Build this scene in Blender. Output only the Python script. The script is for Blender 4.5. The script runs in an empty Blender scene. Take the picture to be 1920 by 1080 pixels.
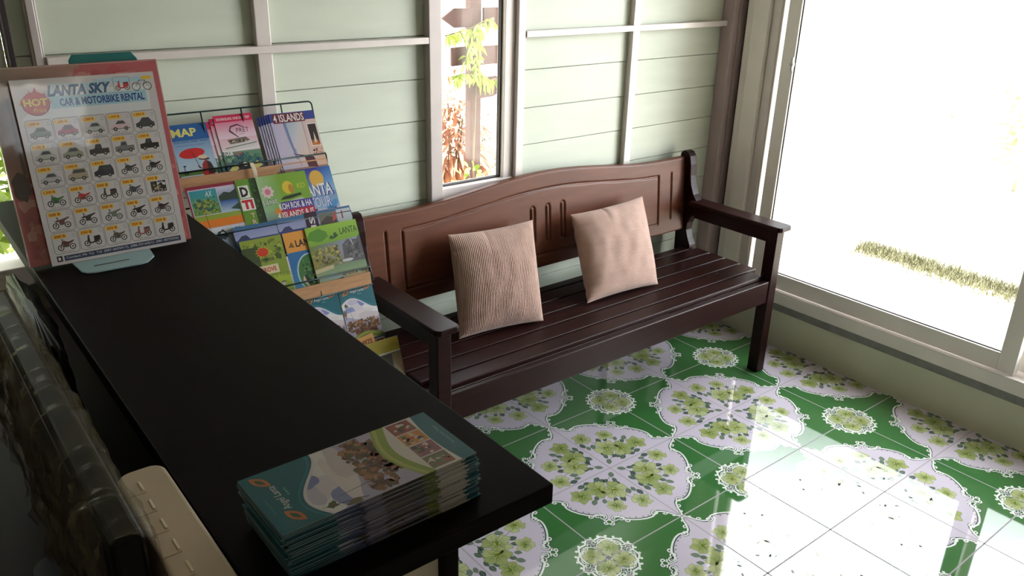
import bpy, bmesh, math, random
from mathutils import Vector, Matrix, noise
SC = bpy.context.scene
COL = SC.collection
PI = math.pi
R = math.radians

# ------------------------------------------------------------------ camera
cam_data = bpy.data.cameras.new('camera')
cam_data.sensor_fit = 'HORIZONTAL'; cam_data.sensor_width = 36.0
cam_data.lens = 29.0087
cam_data.clip_start = 0.02; cam_data.clip_end = 200
cam = bpy.data.objects.new('camera', cam_data); COL.objects.link(cam)
_r = ((0.78453194, -0.61966572, 0.02289164), (-0.2207802, -0.31363683, -0.92351938), (0.57945297, 0.71947643, -0.38286803))
_m = Matrix(((_r[0][0], -_r[1][0], -_r[2][0], -1.65224599),
             (_r[0][1], -_r[1][1], -_r[2][1], -1.5278181),
             (_r[0][2], -_r[1][2], -_r[2][2], 1.53837232),
             (0, 0, 0, 1)))
cam.matrix_world = _m
SC.camera = cam
# ------------------------------------------------------------------ colour management, sky, sun
SC.view_settings.view_transform = 'Standard'
SC.view_settings.look = 'None'
SC.view_settings.gamma = 1.0
SC.view_settings.use_curve_mapping = False
SC.view_settings.exposure = -0.45
SKY_BASE, SKY_GLARE, SKY_KEY = 2.2, 11.5, 27.0
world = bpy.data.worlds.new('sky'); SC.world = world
world.use_nodes = True
_bg = world.node_tree.nodes['Background']
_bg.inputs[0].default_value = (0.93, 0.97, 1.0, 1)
# sky: bright lobe added towards the open side (+X) for floor glare, calmer elsewhere
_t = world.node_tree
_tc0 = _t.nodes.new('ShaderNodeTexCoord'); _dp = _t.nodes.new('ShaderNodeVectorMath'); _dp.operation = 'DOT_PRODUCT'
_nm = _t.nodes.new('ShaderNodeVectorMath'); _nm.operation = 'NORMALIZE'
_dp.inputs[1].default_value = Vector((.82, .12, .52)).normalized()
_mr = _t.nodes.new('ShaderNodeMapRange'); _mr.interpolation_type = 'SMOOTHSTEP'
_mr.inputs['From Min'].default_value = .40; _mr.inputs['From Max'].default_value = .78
_mr.inputs['To Min'].default_value = SKY_BASE; _mr.inputs['To Max'].default_value = SKY_GLARE
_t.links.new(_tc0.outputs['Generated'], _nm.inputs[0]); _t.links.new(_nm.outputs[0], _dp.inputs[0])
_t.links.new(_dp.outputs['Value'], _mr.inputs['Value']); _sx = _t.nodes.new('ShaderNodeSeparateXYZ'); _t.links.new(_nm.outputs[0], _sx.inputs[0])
_me = _t.nodes.new('ShaderNodeMapRange'); _me.interpolation_type = 'SMOOTHSTEP' # keeps the added lobe high: brightest above about 30 degrees
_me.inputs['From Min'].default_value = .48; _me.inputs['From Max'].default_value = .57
_mr.inputs['To Min'].default_value = 0; _mr.inputs['To Max'].default_value = SKY_GLARE
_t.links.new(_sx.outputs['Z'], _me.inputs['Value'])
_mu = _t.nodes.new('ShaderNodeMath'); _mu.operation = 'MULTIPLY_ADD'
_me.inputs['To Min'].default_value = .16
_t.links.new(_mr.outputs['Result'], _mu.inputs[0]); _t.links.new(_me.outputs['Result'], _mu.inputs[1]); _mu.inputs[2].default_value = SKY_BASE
# added key light: low bright sky patch further towards the front of the room
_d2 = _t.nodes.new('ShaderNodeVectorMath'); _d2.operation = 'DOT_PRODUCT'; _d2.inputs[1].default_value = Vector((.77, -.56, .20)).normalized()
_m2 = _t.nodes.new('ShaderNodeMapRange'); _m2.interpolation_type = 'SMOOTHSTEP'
_m2.inputs['From Min'].default_value = .93; _m2.inputs['From Max'].default_value = .985; _m2.inputs['To Max'].default_value = SKY_KEY
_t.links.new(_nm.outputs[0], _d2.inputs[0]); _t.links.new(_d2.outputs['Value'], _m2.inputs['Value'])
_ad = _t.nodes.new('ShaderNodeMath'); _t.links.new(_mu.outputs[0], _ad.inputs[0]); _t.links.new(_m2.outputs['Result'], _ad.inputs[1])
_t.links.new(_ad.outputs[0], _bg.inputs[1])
sun_data = bpy.data.lights.new('sun', 'SUN'); sun_data.energy = 30.0; sun_data.angle = R(0.6); sun_data.color = (1, .98, .93)
sun = bpy.data.objects.new('sun', sun_data); COL.objects.link(sun)
sun.rotation_euler = Vector((0.25, -0.10, -1.0)).to_track_quat('-Z', 'Y').to_euler()

# ------------------------------------------------------------------ helpers
def L1(c): return c / 12.92 if c <= .04045 else ((c + .055) / 1.055) ** 2.4
def L(r, g=None, b=None):
    """sRGB 0-255 -> linear rgb"""
    if g is None: g = b = r
    return (L1(r / 255), L1(g / 255), L1(b / 255))

def nt(name):
    m = bpy.data.materials.new(name); m.use_nodes = True
    t = m.node_tree; return m, t, t.nodes['Principled BSDF']

def mat(name, col, rough=.5, metal=0.0, ior=1.5, var=.0, vscale=8, vstretch=(1, 1, 1), bump=0.0, bscale=60, coat=0.0, sheen=0.0, alpha=1.0):
    m, t, b = nt(name)
    b.inputs['Roughness'].default_value = rough; b.inputs['Metallic'].default_value = metal
    b.inputs['IOR'].default_value = ior; b.inputs['Base Color'].default_value = (*col, 1)
    if coat: b.inputs['Coat Weight'].default_value = coat; b.inputs['Coat Roughness'].default_value = .08
    if sheen: b.inputs['Sheen Weight'].default_value = sheen
    tc = t.nodes.new('ShaderNodeTexCoord')
    if var:
        mp = t.nodes.new('ShaderNodeMapping'); mp.inputs['Scale'].default_value = vstretch
        n = t.nodes.new('ShaderNodeTexNoise'); n.inputs['Scale'].default_value = vscale; n.inputs['Detail'].default_value = 6
        r = t.nodes.new('ShaderNodeValToRGB')
        r.color_ramp.elements[0].position = .3; r.color_ramp.elements[1].position = .7
        r.color_ramp.elements[0].color = (*[c * (1 - var) for c in col], 1)
        r.color_ramp.elements[1].color = (*[min(1, c * (1 + var)) for c in col], 1)
        t.links.new(tc.outputs['Object'], mp.inputs[0]); t.links.new(mp.outputs[0], n.inputs['Vector'])
        t.links.new(n.outputs['Fac'], r.inputs[0]); t.links.new(r.outputs[0], b.inputs['Base Color'])
    if bump:
        n2 = t.nodes.new('ShaderNodeTexNoise'); n2.inputs['Scale'].default_value = bscale; n2.inputs['Detail'].default_value = 4
        bp = t.nodes.new('ShaderNodeBump'); bp.inputs['Strength'].default_value = bump; bp.inputs['Distance'].default_value = .002
        t.links.new(tc.outputs['Object'], n2.inputs['Vector']); t.links.new(n2.outputs['Fac'], bp.inputs['Height'])
        t.links.new(bp.outputs[0], b.inputs['Normal'])
    return m

def printed(name, rough=.35, ior=1.5, coat=0.0, bump=0.0, ink=1.0):
    m, t, b = nt(name)
    a = t.nodes.new('ShaderNodeAttribute'); a.attribute_name = 'Col'
    sc = t.nodes.new('ShaderNodeVectorMath'); sc.operation = 'SCALE'; sc.inputs['Scale'].default_value = ink
    t.links.new(a.outputs['Color'], sc.inputs[0]); t.links.new(sc.outputs[0], b.inputs['Base Color'])
    b.inputs['Roughness'].default_value = rough; b.inputs['IOR'].default_value = ior
    if coat: b.inputs['Coat Weight'].default_value = coat; b.inputs['Coat Roughness'].default_value = .05; b.inputs['Coat IOR'].default_value = 2.0
    if bump:
        tc = t.nodes.new('ShaderNodeTexCoord')
        n2 = t.nodes.new('ShaderNodeTexNoise'); n2.inputs['Scale'].default_value = 9; n2.inputs['Detail'].default_value = 2
        bp = t.nodes.new('ShaderNodeBump'); bp.inputs['Strength'].default_value = bump; bp.inputs['Distance'].default_value = .004
        t.links.new(tc.outputs['Object'], n2.inputs['Vector']); t.links.new(n2.outputs['Fac'], bp.inputs['Height'])
        t.links.new(bp.outputs[0], b.inputs['Normal'])
        if coat: t.links.new(bp.outputs[0], b.inputs['Coat Normal'])
    return m

def glass(name, tint=(1, 1, 1), ior=1.45, rough=0.0):
    m = bpy.data.materials.new(name); m.use_nodes = True
    t = m.node_tree; t.nodes.clear()
    o = t.nodes.new('ShaderNodeOutputMaterial'); mx = t.nodes.new('ShaderNodeMixShader')
    tr = t.nodes.new('ShaderNodeBsdfTransparent'); tr.inputs[0].default_value = (*tint, 1)
    g = t.nodes.new('ShaderNodeBsdfGlossy'); g.inputs['Roughness'].default_value = rough
    lw = t.nodes.new('ShaderNodeLayerWeight'); pw = t.nodes.new('ShaderNodeMath'); pw.operation = 'POWER'; pw.inputs[1].default_value = 4.0
    f = t.nodes.new('ShaderNodeMath'); f.operation = 'MULTIPLY_ADD'; f.inputs[1].default_value = .9; f.inputs[2].default_value = .03
    t.links.new(lw.outputs['Facing'], pw.inputs[0]); t.links.new(pw.outputs[0], f.inputs[0])
    t.links.new(f.outputs[0], mx.inputs[0]); t.links.new(tr.outputs[0], mx.inputs[1]); t.links.new(g.outputs[0], mx.inputs[2])
    t.links.new(mx.outputs[0], o.inputs[0])
    return m

class MB:
    """collects simple shapes into one mesh"""
    def __init__(s): s.v = []; s.f = []; s.sm = []
    def add(s, vs, fs, smooth=False):
        o = len(s.v); s.v += [tuple(v) for v in vs]; s.f += [tuple(i + o for i in f) for f in fs]; s.sm += [smooth] * len(fs); return s
    def box(s, x0, x1, y0, y1, z0, z1):
        return s.add([(x0, y0, z0), (x1, y0, z0), (x1, y1, z0), (x0, y1, z0), (x0, y0, z1), (x1, y0, z1), (x1, y1, z1), (x0, y1, z1)],
                     [(3, 2, 1, 0), (4, 5, 6, 7), (0, 1, 5, 4), (1, 2, 6, 5), (2, 3, 7, 6), (3, 0, 4, 7)])
    def prism(s, pts, axis, a, b, smooth=False):
        """outline pts extruded along an axis: X: pts=(y,z); Y: pts=(x,z); Z: pts=(x,y)"""
        def P(q, h): return {'X': (h, q[0], q[1]), 'Y': (q[0], h, q[1]), 'Z': (q[0], q[1], h)}[axis]
        n = len(pts)
        vs = [P(q, a) for q in pts] + [P(q, b) for q in pts]
        area = sum(pts[i][0] * pts[(i + 1) % n][1] - pts[(i + 1) % n][0] * pts[i][1] for i in range(n))
        flip = (area < 0) ^ (axis == 'Y') ^ (b < a)
        fs = [tuple(range(n))[::-1], tuple(range(n, 2 * n))] + [(i, (i + 1) % n, n + (i + 1) % n, n + i) for i in range(n)]
        if flip: fs = [f[::-1] for f in fs]
        return s.add(vs, fs, smooth)
    def tube(s, pts, r, n=8, closed=False, caps=True):
        pts = [Vector(p) for p in pts]; k = len(pts)
        rs = r if isinstance(r, (list, tuple)) else [r] * k
        vs = []; fs = []; up = None
        for i, p in enumerate(pts):
            if closed: d = pts[(i + 1) % k] - pts[i - 1]
            else: d = pts[min(i + 1, k - 1)] - pts[max(i - 1, 0)]
            d.normalize()
            if up is None: up = d.orthogonal().normalized()
            up = (up - d * up.dot(d))
            if up.length < 1e-5: up = d.orthogonal()
            up.normalize(); w = d.cross(up)
            for j in range(n):
                a = 2 * PI * j / n; vs.append(p + (up * math.cos(a) + w * math.sin(a)) * rs[i])
        for i in range(k if closed else k - 1):
            for j in range(n):
                a, b = i * n, ((i + 1) % k) * n
                fs.append((a + j, a + (j + 1) % n, b + (j + 1) % n, b + j))
        if caps and not closed: fs += [tuple(range(n))[::-1], tuple(range((k - 1) * n, k * n))]
        return s.add(vs, fs, True)
    def grid(s, rows, smooth=True, flip=False):
        h = len(rows); w = len(rows[0])
        fs = [(i * w + j, i * w + j + 1, (i + 1) * w + j + 1, (i + 1) * w + j) for i in range(h - 1) for j in range(w - 1)]
        if flip: fs = [f[::-1] for f in fs]
        return s.add([v for r in rows for v in r], fs, smooth)

BASE = {}
def mesh_of(name, mb, m, off=(0, 0, 0)):
    me = bpy.data.meshes.new(name)
    me.from_pydata([(v[0] - off[0], v[1] - off[1], v[2] - off[2]) for v in mb.v], [], mb.f)
    me.polygons.foreach_set('use_smooth', mb.sm)
    me.materials.append(m); me.update()
    return me

def obj(name, mb, m, parent=None, bevel=0.0, seg=2, smooth_angle=None):
    """one mesh object; world-space vertices, re-based on the parent's own origin"""
    off = BASE.get(parent.name, (0, 0, 0)) if parent else (0, 0, 0)
    if parent is None and mb.v:
        xs, ys, zs = zip(*mb.v); off = ((min(xs) + max(xs)) / 2, (min(ys) + max(ys)) / 2, min(zs))
    o = bpy.data.objects.new(name, mesh_of(name, mb, m, off)); COL.objects.link(o)
    if parent:
        o.parent = parent; BASE[o.name] = off
    else:
        o.location = off; BASE[o.name] = off
    if bevel:
        bv = o.modifiers.new('bevel', 'BEVEL'); bv.width = bevel; bv.segments = seg; bv.limit_method = 'ANGLE'; bv.angle_limit = R(40)
    return o

def tag(o, label=None, cat=None, group=None, kind=None):
    if label: o['label'] = label
    if cat: o['category'] = cat
    if group: o['group'] = group
    if kind: o['kind'] = kind
    return o

def thing(name, loc, label, cat, group=None):
    o = bpy.data.objects.new(name, None); COL.objects.link(o); o.location = loc; o.empty_display_size = .05
    BASE[o.name] = tuple(loc)
    return tag(o, label, cat, group)

def struct(name, mb, m, bevel=0.0, parent=None):
    o = obj(name, mb, m, parent, bevel)
    o['kind'] = 'structure' if parent is None else o.get('kind', 'structure')
    if parent is not None: del o['kind']
    else: tag(o, STRUCT_LABEL.get(name, name.replace('_', ' ')), name.split('_')[0])
    return o
STRUCT_LABEL = {}

# flat printed art -------------------------------------------------------------
_tc = {}
def text_geo(s, shear=0.0, bold=0.0, space=1.0):
    k = (s, shear, bold, space)
    if k in _tc: return _tc[k]
    c = bpy.data.curves.new('txt', 'FONT'); c.body = s; c.shear = shear; c.offset = bold; c.space_character = space
    c.resolution_u = 2; c.fill_mode = 'FRONT'
    o = bpy.data.objects.new('txt', c); COL.objects.link(o)
    dg = bpy.context.evaluated_depsgraph_get(); e = o.evaluated_get(dg); me = e.to_mesh()
    vs = [(v.co.x, v.co.y) for v in me.vertices]; fs = [tuple(p.vertices) for p in me.polygons]
    fs2 = []
    for f in fs:
        a = sum(vs[f[i]][0] * vs[f[(i + 1) % len(f)]][1] - vs[f[(i + 1) % len(f)]][0] * vs[f[i]][1] for i in range(len(f)))
        fs2.append(f if a > 0 else f[::-1])
    e.to_mesh_clear(); bpy.data.objects.remove(o); bpy.data.curves.remove(c)
    if not vs: vs = [(0, 0), (1, 0), (1, 1)]
    x0 = min(v[0] for v in vs); x1 = max(v[0] for v in vs); y0 = min(v[1] for v in vs); y1 = max(v[1] for v in vs)
    _tc[k] = (vs, fs2, x0, x1, y0, y1)
    return _tc[k]

class Art:
    """flat coloured polygons in millimetres, x right, y up; layer n lies n*dz above the sheet"""
    def __init__(s, dz=.03): s.V = []; s.F = []; s.C = []; s.dz = dz
    def raw(s, vs, fs, cols):
        o = len(s.V); s.V += vs
        for f, c in zip(fs, cols): s.F.append(tuple(i + o for i in f)); s.C.append(c)
    def poly(s, pts, col, z=1):
        n = len(pts)
        a = sum(pts[i][0] * pts[(i + 1) % n][1] - pts[(i + 1) % n][0] * pts[i][1] for i in range(n))
        if a < 0: pts = pts[::-1]
        s.raw([(p[0], p[1], z * s.dz) for p in pts], [tuple(range(n))], [col])
    def rect(s, x, y, w, h, col, z=1): s.poly([(x, y), (x + w, y), (x + w, y + h), (x, y + h)], col, z)
    def grad(s, x, y, w, h, bot, top, z=1):
        s.raw([(x, y, z * s.dz), (x + w, y, z * s.dz), (x + w, y + h, z * s.dz), (x, y + h, z * s.dz)], [(0, 1, 2, 3)], [[bot, bot, top, top]])
    def gradq(s, pts, cols, z=1):
        s.raw([(p[0], p[1], z * s.dz) for p in pts], [tuple(range(len(pts)))], [list(cols)])
    def ell(s, cx, cy, rx, ry, col, z=1, n=18, rot=0, a0=0, a1=2 * PI):
        pts = []
        m = n if a1 - a0 > 6.28 else n + 1
        for i in range(m):
            a = a0 + (a1 - a0) * i / n; x, y = rx * math.cos(a), ry * math.sin(a)
            pts.append((cx + x * math.cos(rot) - y * math.sin(rot), cy + x * math.sin(rot) + y * math.cos(rot)))
        s.poly(pts, col, z)
    def line(s, pts, w, col, z=1, closed=False):
        n = len(pts); lo = []; hi = []
        if isinstance(w, (list, tuple)) and len(w) != n:
            m = len(w); w = [w[min(m - 2, int(i / (n - 1) * (m - 1)))] * (1 - (i / (n - 1) * (m - 1) - min(m - 2, int(i / (n - 1) * (m - 1))))) + w[min(m - 2, int(i / (n - 1) * (m - 1))) + 1] * (i / (n - 1) * (m - 1) - min(m - 2, int(i / (n - 1) * (m - 1)))) for i in range(n)]
        for i in range(n):
            if closed: a, b = pts[i - 1], pts[(i + 1) % n]
            else: a, b = pts[max(0, i - 1)], pts[min(n - 1, i + 1)]
            dx, dy = b[0] - a[0], b[1] - a[1]; d = math.hypot(dx, dy) or 1
            wi = (w[i] if isinstance(w, (list, tuple)) else w) / 2
            nx, ny = -dy / d * wi, dx / d * wi
            hi.append((pts[i][0] + nx, pts[i][1] + ny, z * s.dz)); lo.append((pts[i][0] - nx, pts[i][1] - ny, z * s.dz))
        fs = [(i, (i + 1) % n, n + (i + 1) % n, n + i) for i in range(n if closed else n - 1)]
        s.raw(lo + hi, fs, [col] * len(fs))
    def ring(s, cx, cy, r, w, col, z=1, n=16):
        s.line([(cx + r * math.cos(2 * PI * i / n), cy + r * math.sin(2 * PI * i / n)) for i in range(n)], w, col, z, True)
    def rrect(s, x, y, w, h, r, lw, col, z=1):
        pts = []
        for cx, cy, a in ((x + w - r, y + h - r, 0), (x + r, y + h - r, 90), (x + r, y + r, 180), (x + w - r, y + r, 270)):
            for k in range(5): pts.append((cx + r * math.cos(R(a + k * 22.5)), cy + r * math.sin(R(a + k * 22.5))))
        if lw: s.line(pts, lw, col, z, True)
        else: s.poly(pts, col, z)
    def text(s, x, y, h, t, col, z=3, w=None, al='L', shear=0.0, bold=0.0, rot=0.0, space=1.0):
        vs, fs, x0, x1, y0, y1 = text_geo(t, shear, bold, space)
        sy = h / (y1 - y0); sx = (w / (x1 - x0)) if w else sy
        wid = (x1 - x0) * sx; ox = {'L': 0, 'C': -wid / 2, 'R': -wid}[al]
        ca, sa = math.cos(rot), math.sin(rot); out = []
        for v in vs:
            px, py = (v[0] - x0) * sx + ox, (v[1] - y0) * sy
            out.append((x + px * ca - py * sa, y + px * sa + py * ca, z * s.dz))
        s.raw(out, fs, [col] * len(fs))
    def blob(s, cx, cy, rx, ry, col, z=1, seed=0, n=16, rough=.25):
        rd = random.Random(seed)
        pts = [(cx + rx * math.cos(2 * PI * i / n) * (1 + rd.uniform(-rough, rough)), cy + ry * math.sin(2 * PI * i / n) * (1 + rd.uniform(-rough, rough))) for i in range(n)]
        s.poly(pts, col, z)
    def speckle(s, x, y, w, h, cols, n, r, z=2, seed=1):
        rd = random.Random(seed)
        for i in range(n):
            rr = r * rd.uniform(.4, 1.2)
            cx = x + rr + rd.random() * max(0.01, w - 2 * rr); cy = y + rr + rd.random() * max(0.01, h - 2 * rr)
            q = []
            k = rd.randint(4, 6); a0 = rd.random() * 6
            for j in range(k):
                a = a0 + 2 * PI * j / k; rq = rr * rd.uniform(.5, 1.1)
                q.append((min(x + w, max(x, cx + rq * math.cos(a))), min(y + h, max(y, cy + rq * math.sin(a)))))
            s.poly(q, rd.choice(cols), z + (i % 7) * .12)
    def crop(s, c):
        """cut c mm off the lower end"""
        V2, F2, C2 = [], [], []
        for f, col in zip(s.F, s.C):
            P = [(*s.V[i], col[k] if isinstance(col, list) else col) for k, i in enumerate(f)]
            out = []
            for k in range(len(P)):
                a, b = P[k - 1], P[k]
                if (a[1] >= c) != (b[1] >= c):
                    t = (c - a[1]) / (b[1] - a[1]); out.append((a[0] + (b[0] - a[0]) * t, c, a[2], tuple(x + (y - x) * t for x, y in zip(a[3], b[3]))))
                if b[1] >= c: out.append(b)
            if len(out) >= 3:
                F2.append(tuple(range(len(V2), len(V2) + len(out)))); V2 += [(p[0], p[1] - c, p[2]) for p in out]
                C2.append([p[3] for p in out] if isinstance(col, list) else col)
        s.V, s.F, s.C = V2, F2, C2; return s
    def mesh(s, name, m, sheet=None, scale=.001, bands=None):
        """sheet=(w,h,t,edge colour[,edge colour 2]) adds the paper body under the art, centred on x, from y=0"""
        V = list(s.V); F = list(s.F); Cc = list(s.C)
        if sheet:
            w, h, t, e = sheet[:4]; e2 = sheet[4] if len(sheet) > 4 else e
            o = len(V); zm = -t * (.45 if bands is None else .22)
            for z in (0, zm, -t):
                V += [(-w / 2, 0, z), (w / 2, 0, z), (w / 2, h, z), (-w / 2, h, z)]
            fs = [(0, 1, 2, 3)]; cs = [sheet[5] if len(sheet) > 5 else e]
            for k in range(4):
                j = (k + 1) % 4
                fs += [(4 + k, 4 + j, j, k), (8 + k, 8 + j, 4 + j, 4 + k)]; cs += [e, e2]
            if bands: # printed edge colours along the long sides
                fs = [f for k, f in enumerate(fs) if k not in (4, 8)]; cs = [c for k, c in enumerate(cs) if k not in (4, 8)]
                n0 = len(V)
                for y0, y1, c in bands:
                    for x, sg in ((w / 2, 1), (-w / 2, -1)):
                        k = len(V) - o; V += [(x, y0, -t), (x, y1, -t), (x, y1, zm), (x, y0, zm)]
                        fs.append((k, k + 1, k + 2, k + 3) if sg > 0 else (k + 3, k + 2, k + 1, k)); cs.append(c)
            fs.append((11, 10, 9, 8)); cs.append(e)
            F += [tuple(i + o for i in f) for f in fs]; Cc += cs
        me = bpy.data.meshes.new(name)
        me.from_pydata([(v[0] * scale, v[1] * scale, v[2] * scale) for v in V], [], F)
        at = me.color_attributes.new('Col', 'FLOAT_COLOR', 'CORNER')
        buf = []
        for f, c in zip(F, Cc):
            if isinstance(c, list):
                for q in c: buf += [*q, 1.0]
            else: buf += [*c, 1.0] * len(f)
        at.data.foreach_set('color', buf)
        me.materials.append(m); me.update()
        return me

def link(name, me, label=None, cat=None, group=None, parent=None, M=None):
    o = bpy.data.objects.new(name, me); COL.objects.link(o)
    if parent: o.parent = parent
    if M is not None: o.matrix_world = M
    return tag(o, label, cat, group)

# ------------------------------------------------------------------ materials
M_board = mat('painted_boards', L(198, 205, 190), .55, var=.05, vscale=3, vstretch=(1, 1, 6), bump=.15, bscale=40)
M_wall = mat('painted_plaster', L(212, 212, 188), .6, var=.04, vscale=4, bump=.2, bscale=50)
M_alu = mat('grey_aluminium', L(186, 178, 176), .42, metal=.25, var=.05, vscale=14, bump=.06, bscale=80)
M_alu_pale = mat('pale_aluminium', L(214, 206, 202), .4, metal=.15, var=.05, vscale=12)
M_alu_dark = mat('mauve_grey_steel', L(186, 168, 168), .5, metal=.0, var=.06, vscale=10)
M_white = mat('white_window_frame', L(242, 236, 230), .4, var=.03, vscale=10)
M_gasket = mat('dark_gasket', L(40, 30, 34), .6)
M_stone = mat('grey_cement_strip', L(136, 136, 132), .7, var=.14, vscale=26, bump=.3)
M_ceil = mat('ceiling_paint', L(190, 184, 172), .7, var=.04)
M_plaster = mat('room_plaster', L(165, 157, 140), .7, var=.04)
M_glass = glass('window_glass')
M_tile = printed('glazed_floor_tile', rough=.035, ior=1.85)
M_grout = printed('matte_grout', rough=.85, ior=1.3)
M_wood = mat('dark_red_wood', L(36, 15, 14), .34, ior=1.28, var=.28, vscale=6, vstretch=(1, 10, 10), bump=.02, bscale=30)
M_woodpanel = mat('bench_back_wood', L(94, 54, 37), .42, ior=1.35, var=.2, vscale=5, vstretch=(1, 1, 8), bump=.02, bscale=30)
M_desk = mat('near_black_wood', L(17, 10, 8), .5, ior=1.16, var=.25, vscale=5, vstretch=(8, 1, 8), bump=.05, bscale=40)
M_cream = mat('cream_panel', L(214, 200, 178), .5, var=.04)
M_print = printed('printed_paper', .4, ink=.74)
M_wire = mat('dark_green_wire', L(30, 52, 52), .35, metal=.4, var=.1)
M_tan = mat('tan_wood_strip', L(176, 132, 92), .6, var=.15, vscale=18, vstretch=(1, 6, 6))
M_black = mat('black_plastic', L(14, 12, 11), .4, ior=1.25, var=.1)

# ------------------------------------------------------------------ floor: glazed 30 cm tiles with printed ornament
def build_floor():
    T = 300.0
    WHITE = L(200, 192, 207); GREEN = L(60, 110, 60); LINE = L(226, 232, 226); DK = L(64, 84, 82); GROUT = L(158, 155, 158)
    YEL = [L(170, 178, 124), L(154, 166, 108), L(180, 188, 140)]; VEIN = L(104, 124, 52); LEAF = [L(84, 104, 88), L(104, 122, 104), L(72, 90, 84)]
    HALO = L(132, 146, 104)
    key = [(0, 1.0), (1.2, .985), (2.5, .95), (4.5, .885), (7.5, .835), (10.5, .818), (13, .845), (16, .868), (20, .876), (25, .873), (30, .865), (34.5, .852), (37.5, .822), (40, .812), (42.5, .838), (45, .90)]
    key = key + [(90 - a, r) for a, r in key[-2::-1]]
    def pt(th, r): return (r * T * math.cos(R(th)), r * T * math.sin(R(th)))
    def rad(th):
        for i in range(len(key) - 1):
            if key[i][0] <= th <= key[i + 1][0]:
                f = (th - key[i][0]) / (key[i + 1][0] - key[i][0]); return key[i][1] * (1 - f) + key[i + 1][1] * f
        return 1
    bound = [pt(a, r) for a, r in key]
    def spiral(cx, cy, r, a0, turns, cw):
        q = []
        n = 14
        for i in range(n + 1):
            f = i / n; a = a0 + (-1 if cw else 1) * turns * 2 * PI * f; rr = r * (1 - .78 * f)
            q.append((cx + rr * math.cos(a), cy + rr * math.sin(a)))
        return q
    def flower(A, cx, cy, r, seed):
        rd = random.Random(seed); n = 5; a0 = rd.random() * 6
        for i in range(n):
            a = a0 + 2 * PI * i / n + rd.uniform(-.2, .2); l = r * rd.uniform(.54, .66); px, py = cx + l * math.cos(a), cy + l * math.sin(a)
            q = []
            for k in range(16):
                t = 2 * PI * k / 16; rr = 1 + .13 * math.sin(t * 4 + seed + i) + rd.uniform(-.06, .06)
                ex, ey = r * .56 * rr * math.cos(t), r * .47 * rr * math.sin(t)
                q.append((px + ex * math.cos(a) - ey * math.sin(a), py + ex * math.sin(a) + ey * math.cos(a)))
            A.poly([(px + (x - px) * 1.1, py + (y - py) * 1.1) for x, y in q], HALO, 2.9 + i * .2); A.poly(q, YEL[rd.randint(0, 2)], 3 + i * .2)
            for k in range(5):
                b_ = a + (k - 2) * .26 + rd.uniform(-.08, .08); l2 = r * rd.uniform(.7, 1.06)
                A.line([(cx + r * .1 * math.cos(b_), cy + r * .1 * math.sin(b_)), (cx + l2 * math.cos(b_), cy + l2 * math.sin(b_))], [2.0, .5], VEIN, 4.5)
        for i in range(9):
            a = rd.random() * 2 * PI; l = r * rd.uniform(.15, .34); A.ell(cx + l * math.cos(a), cy + l * math.sin(a), r * .05, r * .05, L(196, 206, 120), 5.2, 6)
        A.ell(cx, cy, r * .15, r * .15, VEIN, 5, 8)
    def leaf(A, cx, cy, l, a, i):
        q = []
        for k in range(10):
            t = k / 9; q.append((l * (t - .5), l * .3 * math.sin(PI * t) ** .8))
        for k in range(8, 0, -1):
            t = k / 9; q.append((l * (t - .5), -l * .3 * math.sin(PI * t) ** .8))
        ca, sa = math.cos(a), math.sin(a)
        A.poly([(cx + x * ca - y * sa, cy + x * sa + y * ca) for x, y in q], LEAF[i % 3], 2.6)
        A.line([(cx - l * .45 * ca, cy - l * .45 * sa), (cx + l * .45 * ca, cy + l * .45 * sa)], .7, L(150, 160, 140), 2.8)
    A = Art(.03)
    A.rect(0, 0, T, T, WHITE, 0)
    A.poly([(T, 0)] + bound[1:-1] + [(0, T), (T, T)], GREEN, 1)
    # lace border: dark underline, pale line, scrolls
    def off(d, a0, a1, n=40): return [pt(a0 + (a1 - a0) * i / n, rad(a0 + (a1 - a0) * i / n) + d) for i in range(n + 1)]
    A.line(off(-.013, 1, 37, 30), 5.6, DK, 2); A.line(off(-.013, 53, 89, 30), 5.6, DK, 2)
    A.line(off(.0, .5, 42, 40), 5.4, LINE, 3); A.line(off(.0, 48, 89.5, 40), 5.4, LINE, 3)
    def scroll(th, dr, r, a0, turns, cw):
        x, y = pt(th, rad(th) + dr)
        for (t2, rr) in ((th, 0), (90 - th, 1)):
            x, y = pt(t2, rad(t2) + dr)
            ang = a0 if rr == 0 else PI / 2 - a0
            q = spiral(x, y, r * T, ang, turns, cw if rr == 0 else not cw)
            A.line(q, 7.6, DK, 2.2); A.line(q, 4.0, LINE, 3.2)
    scroll(12.2, -.008, .040, 1.2, 1.25, False)
    scroll(6.2, .02, .026, 2.2, 1.1, True)
    scroll(3.0, .012, .016, 2.0, 1.0, True)
    scroll(36.8, .004, .042, 3.4, 1.3, True)
    scroll(33.0, .016, .028, 2.8, 1.1, True)
    scroll(40.8, .022, .042, 3.6, 1.35, True)
    scroll(43.0, .072, .038, 4.6, 1.2, True)
    for th in (18, 22, 27, 31): # small foliage ticks inside the lace
        for t2 in (th, 90 - th):
            x, y = pt(t2, rad(t2) - .035); A.blob(x, y, 3.2, 2.4, L(120, 132, 122), 2, int(t2), 8, .4)
    x, y = pt(45, .905); A.ell(x, y, 8.5, 8.5, GREEN, 3.4, 14); A.ring(x, y, 8.5, 3, LINE, 3.6, 14)
    # bouquet
    rd = random.Random(5)
    stems = [((.29, .25), (.55, .40)), ((.2, .37), (.18, .58)), ((.3, .2), (.59, .13)), ((.25, .3), (.10, .09)), ((.26, .3), (.33, .54)), ((.2, .37), (.07, .47)), ((.28, .22), (.48, .05))]
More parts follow.
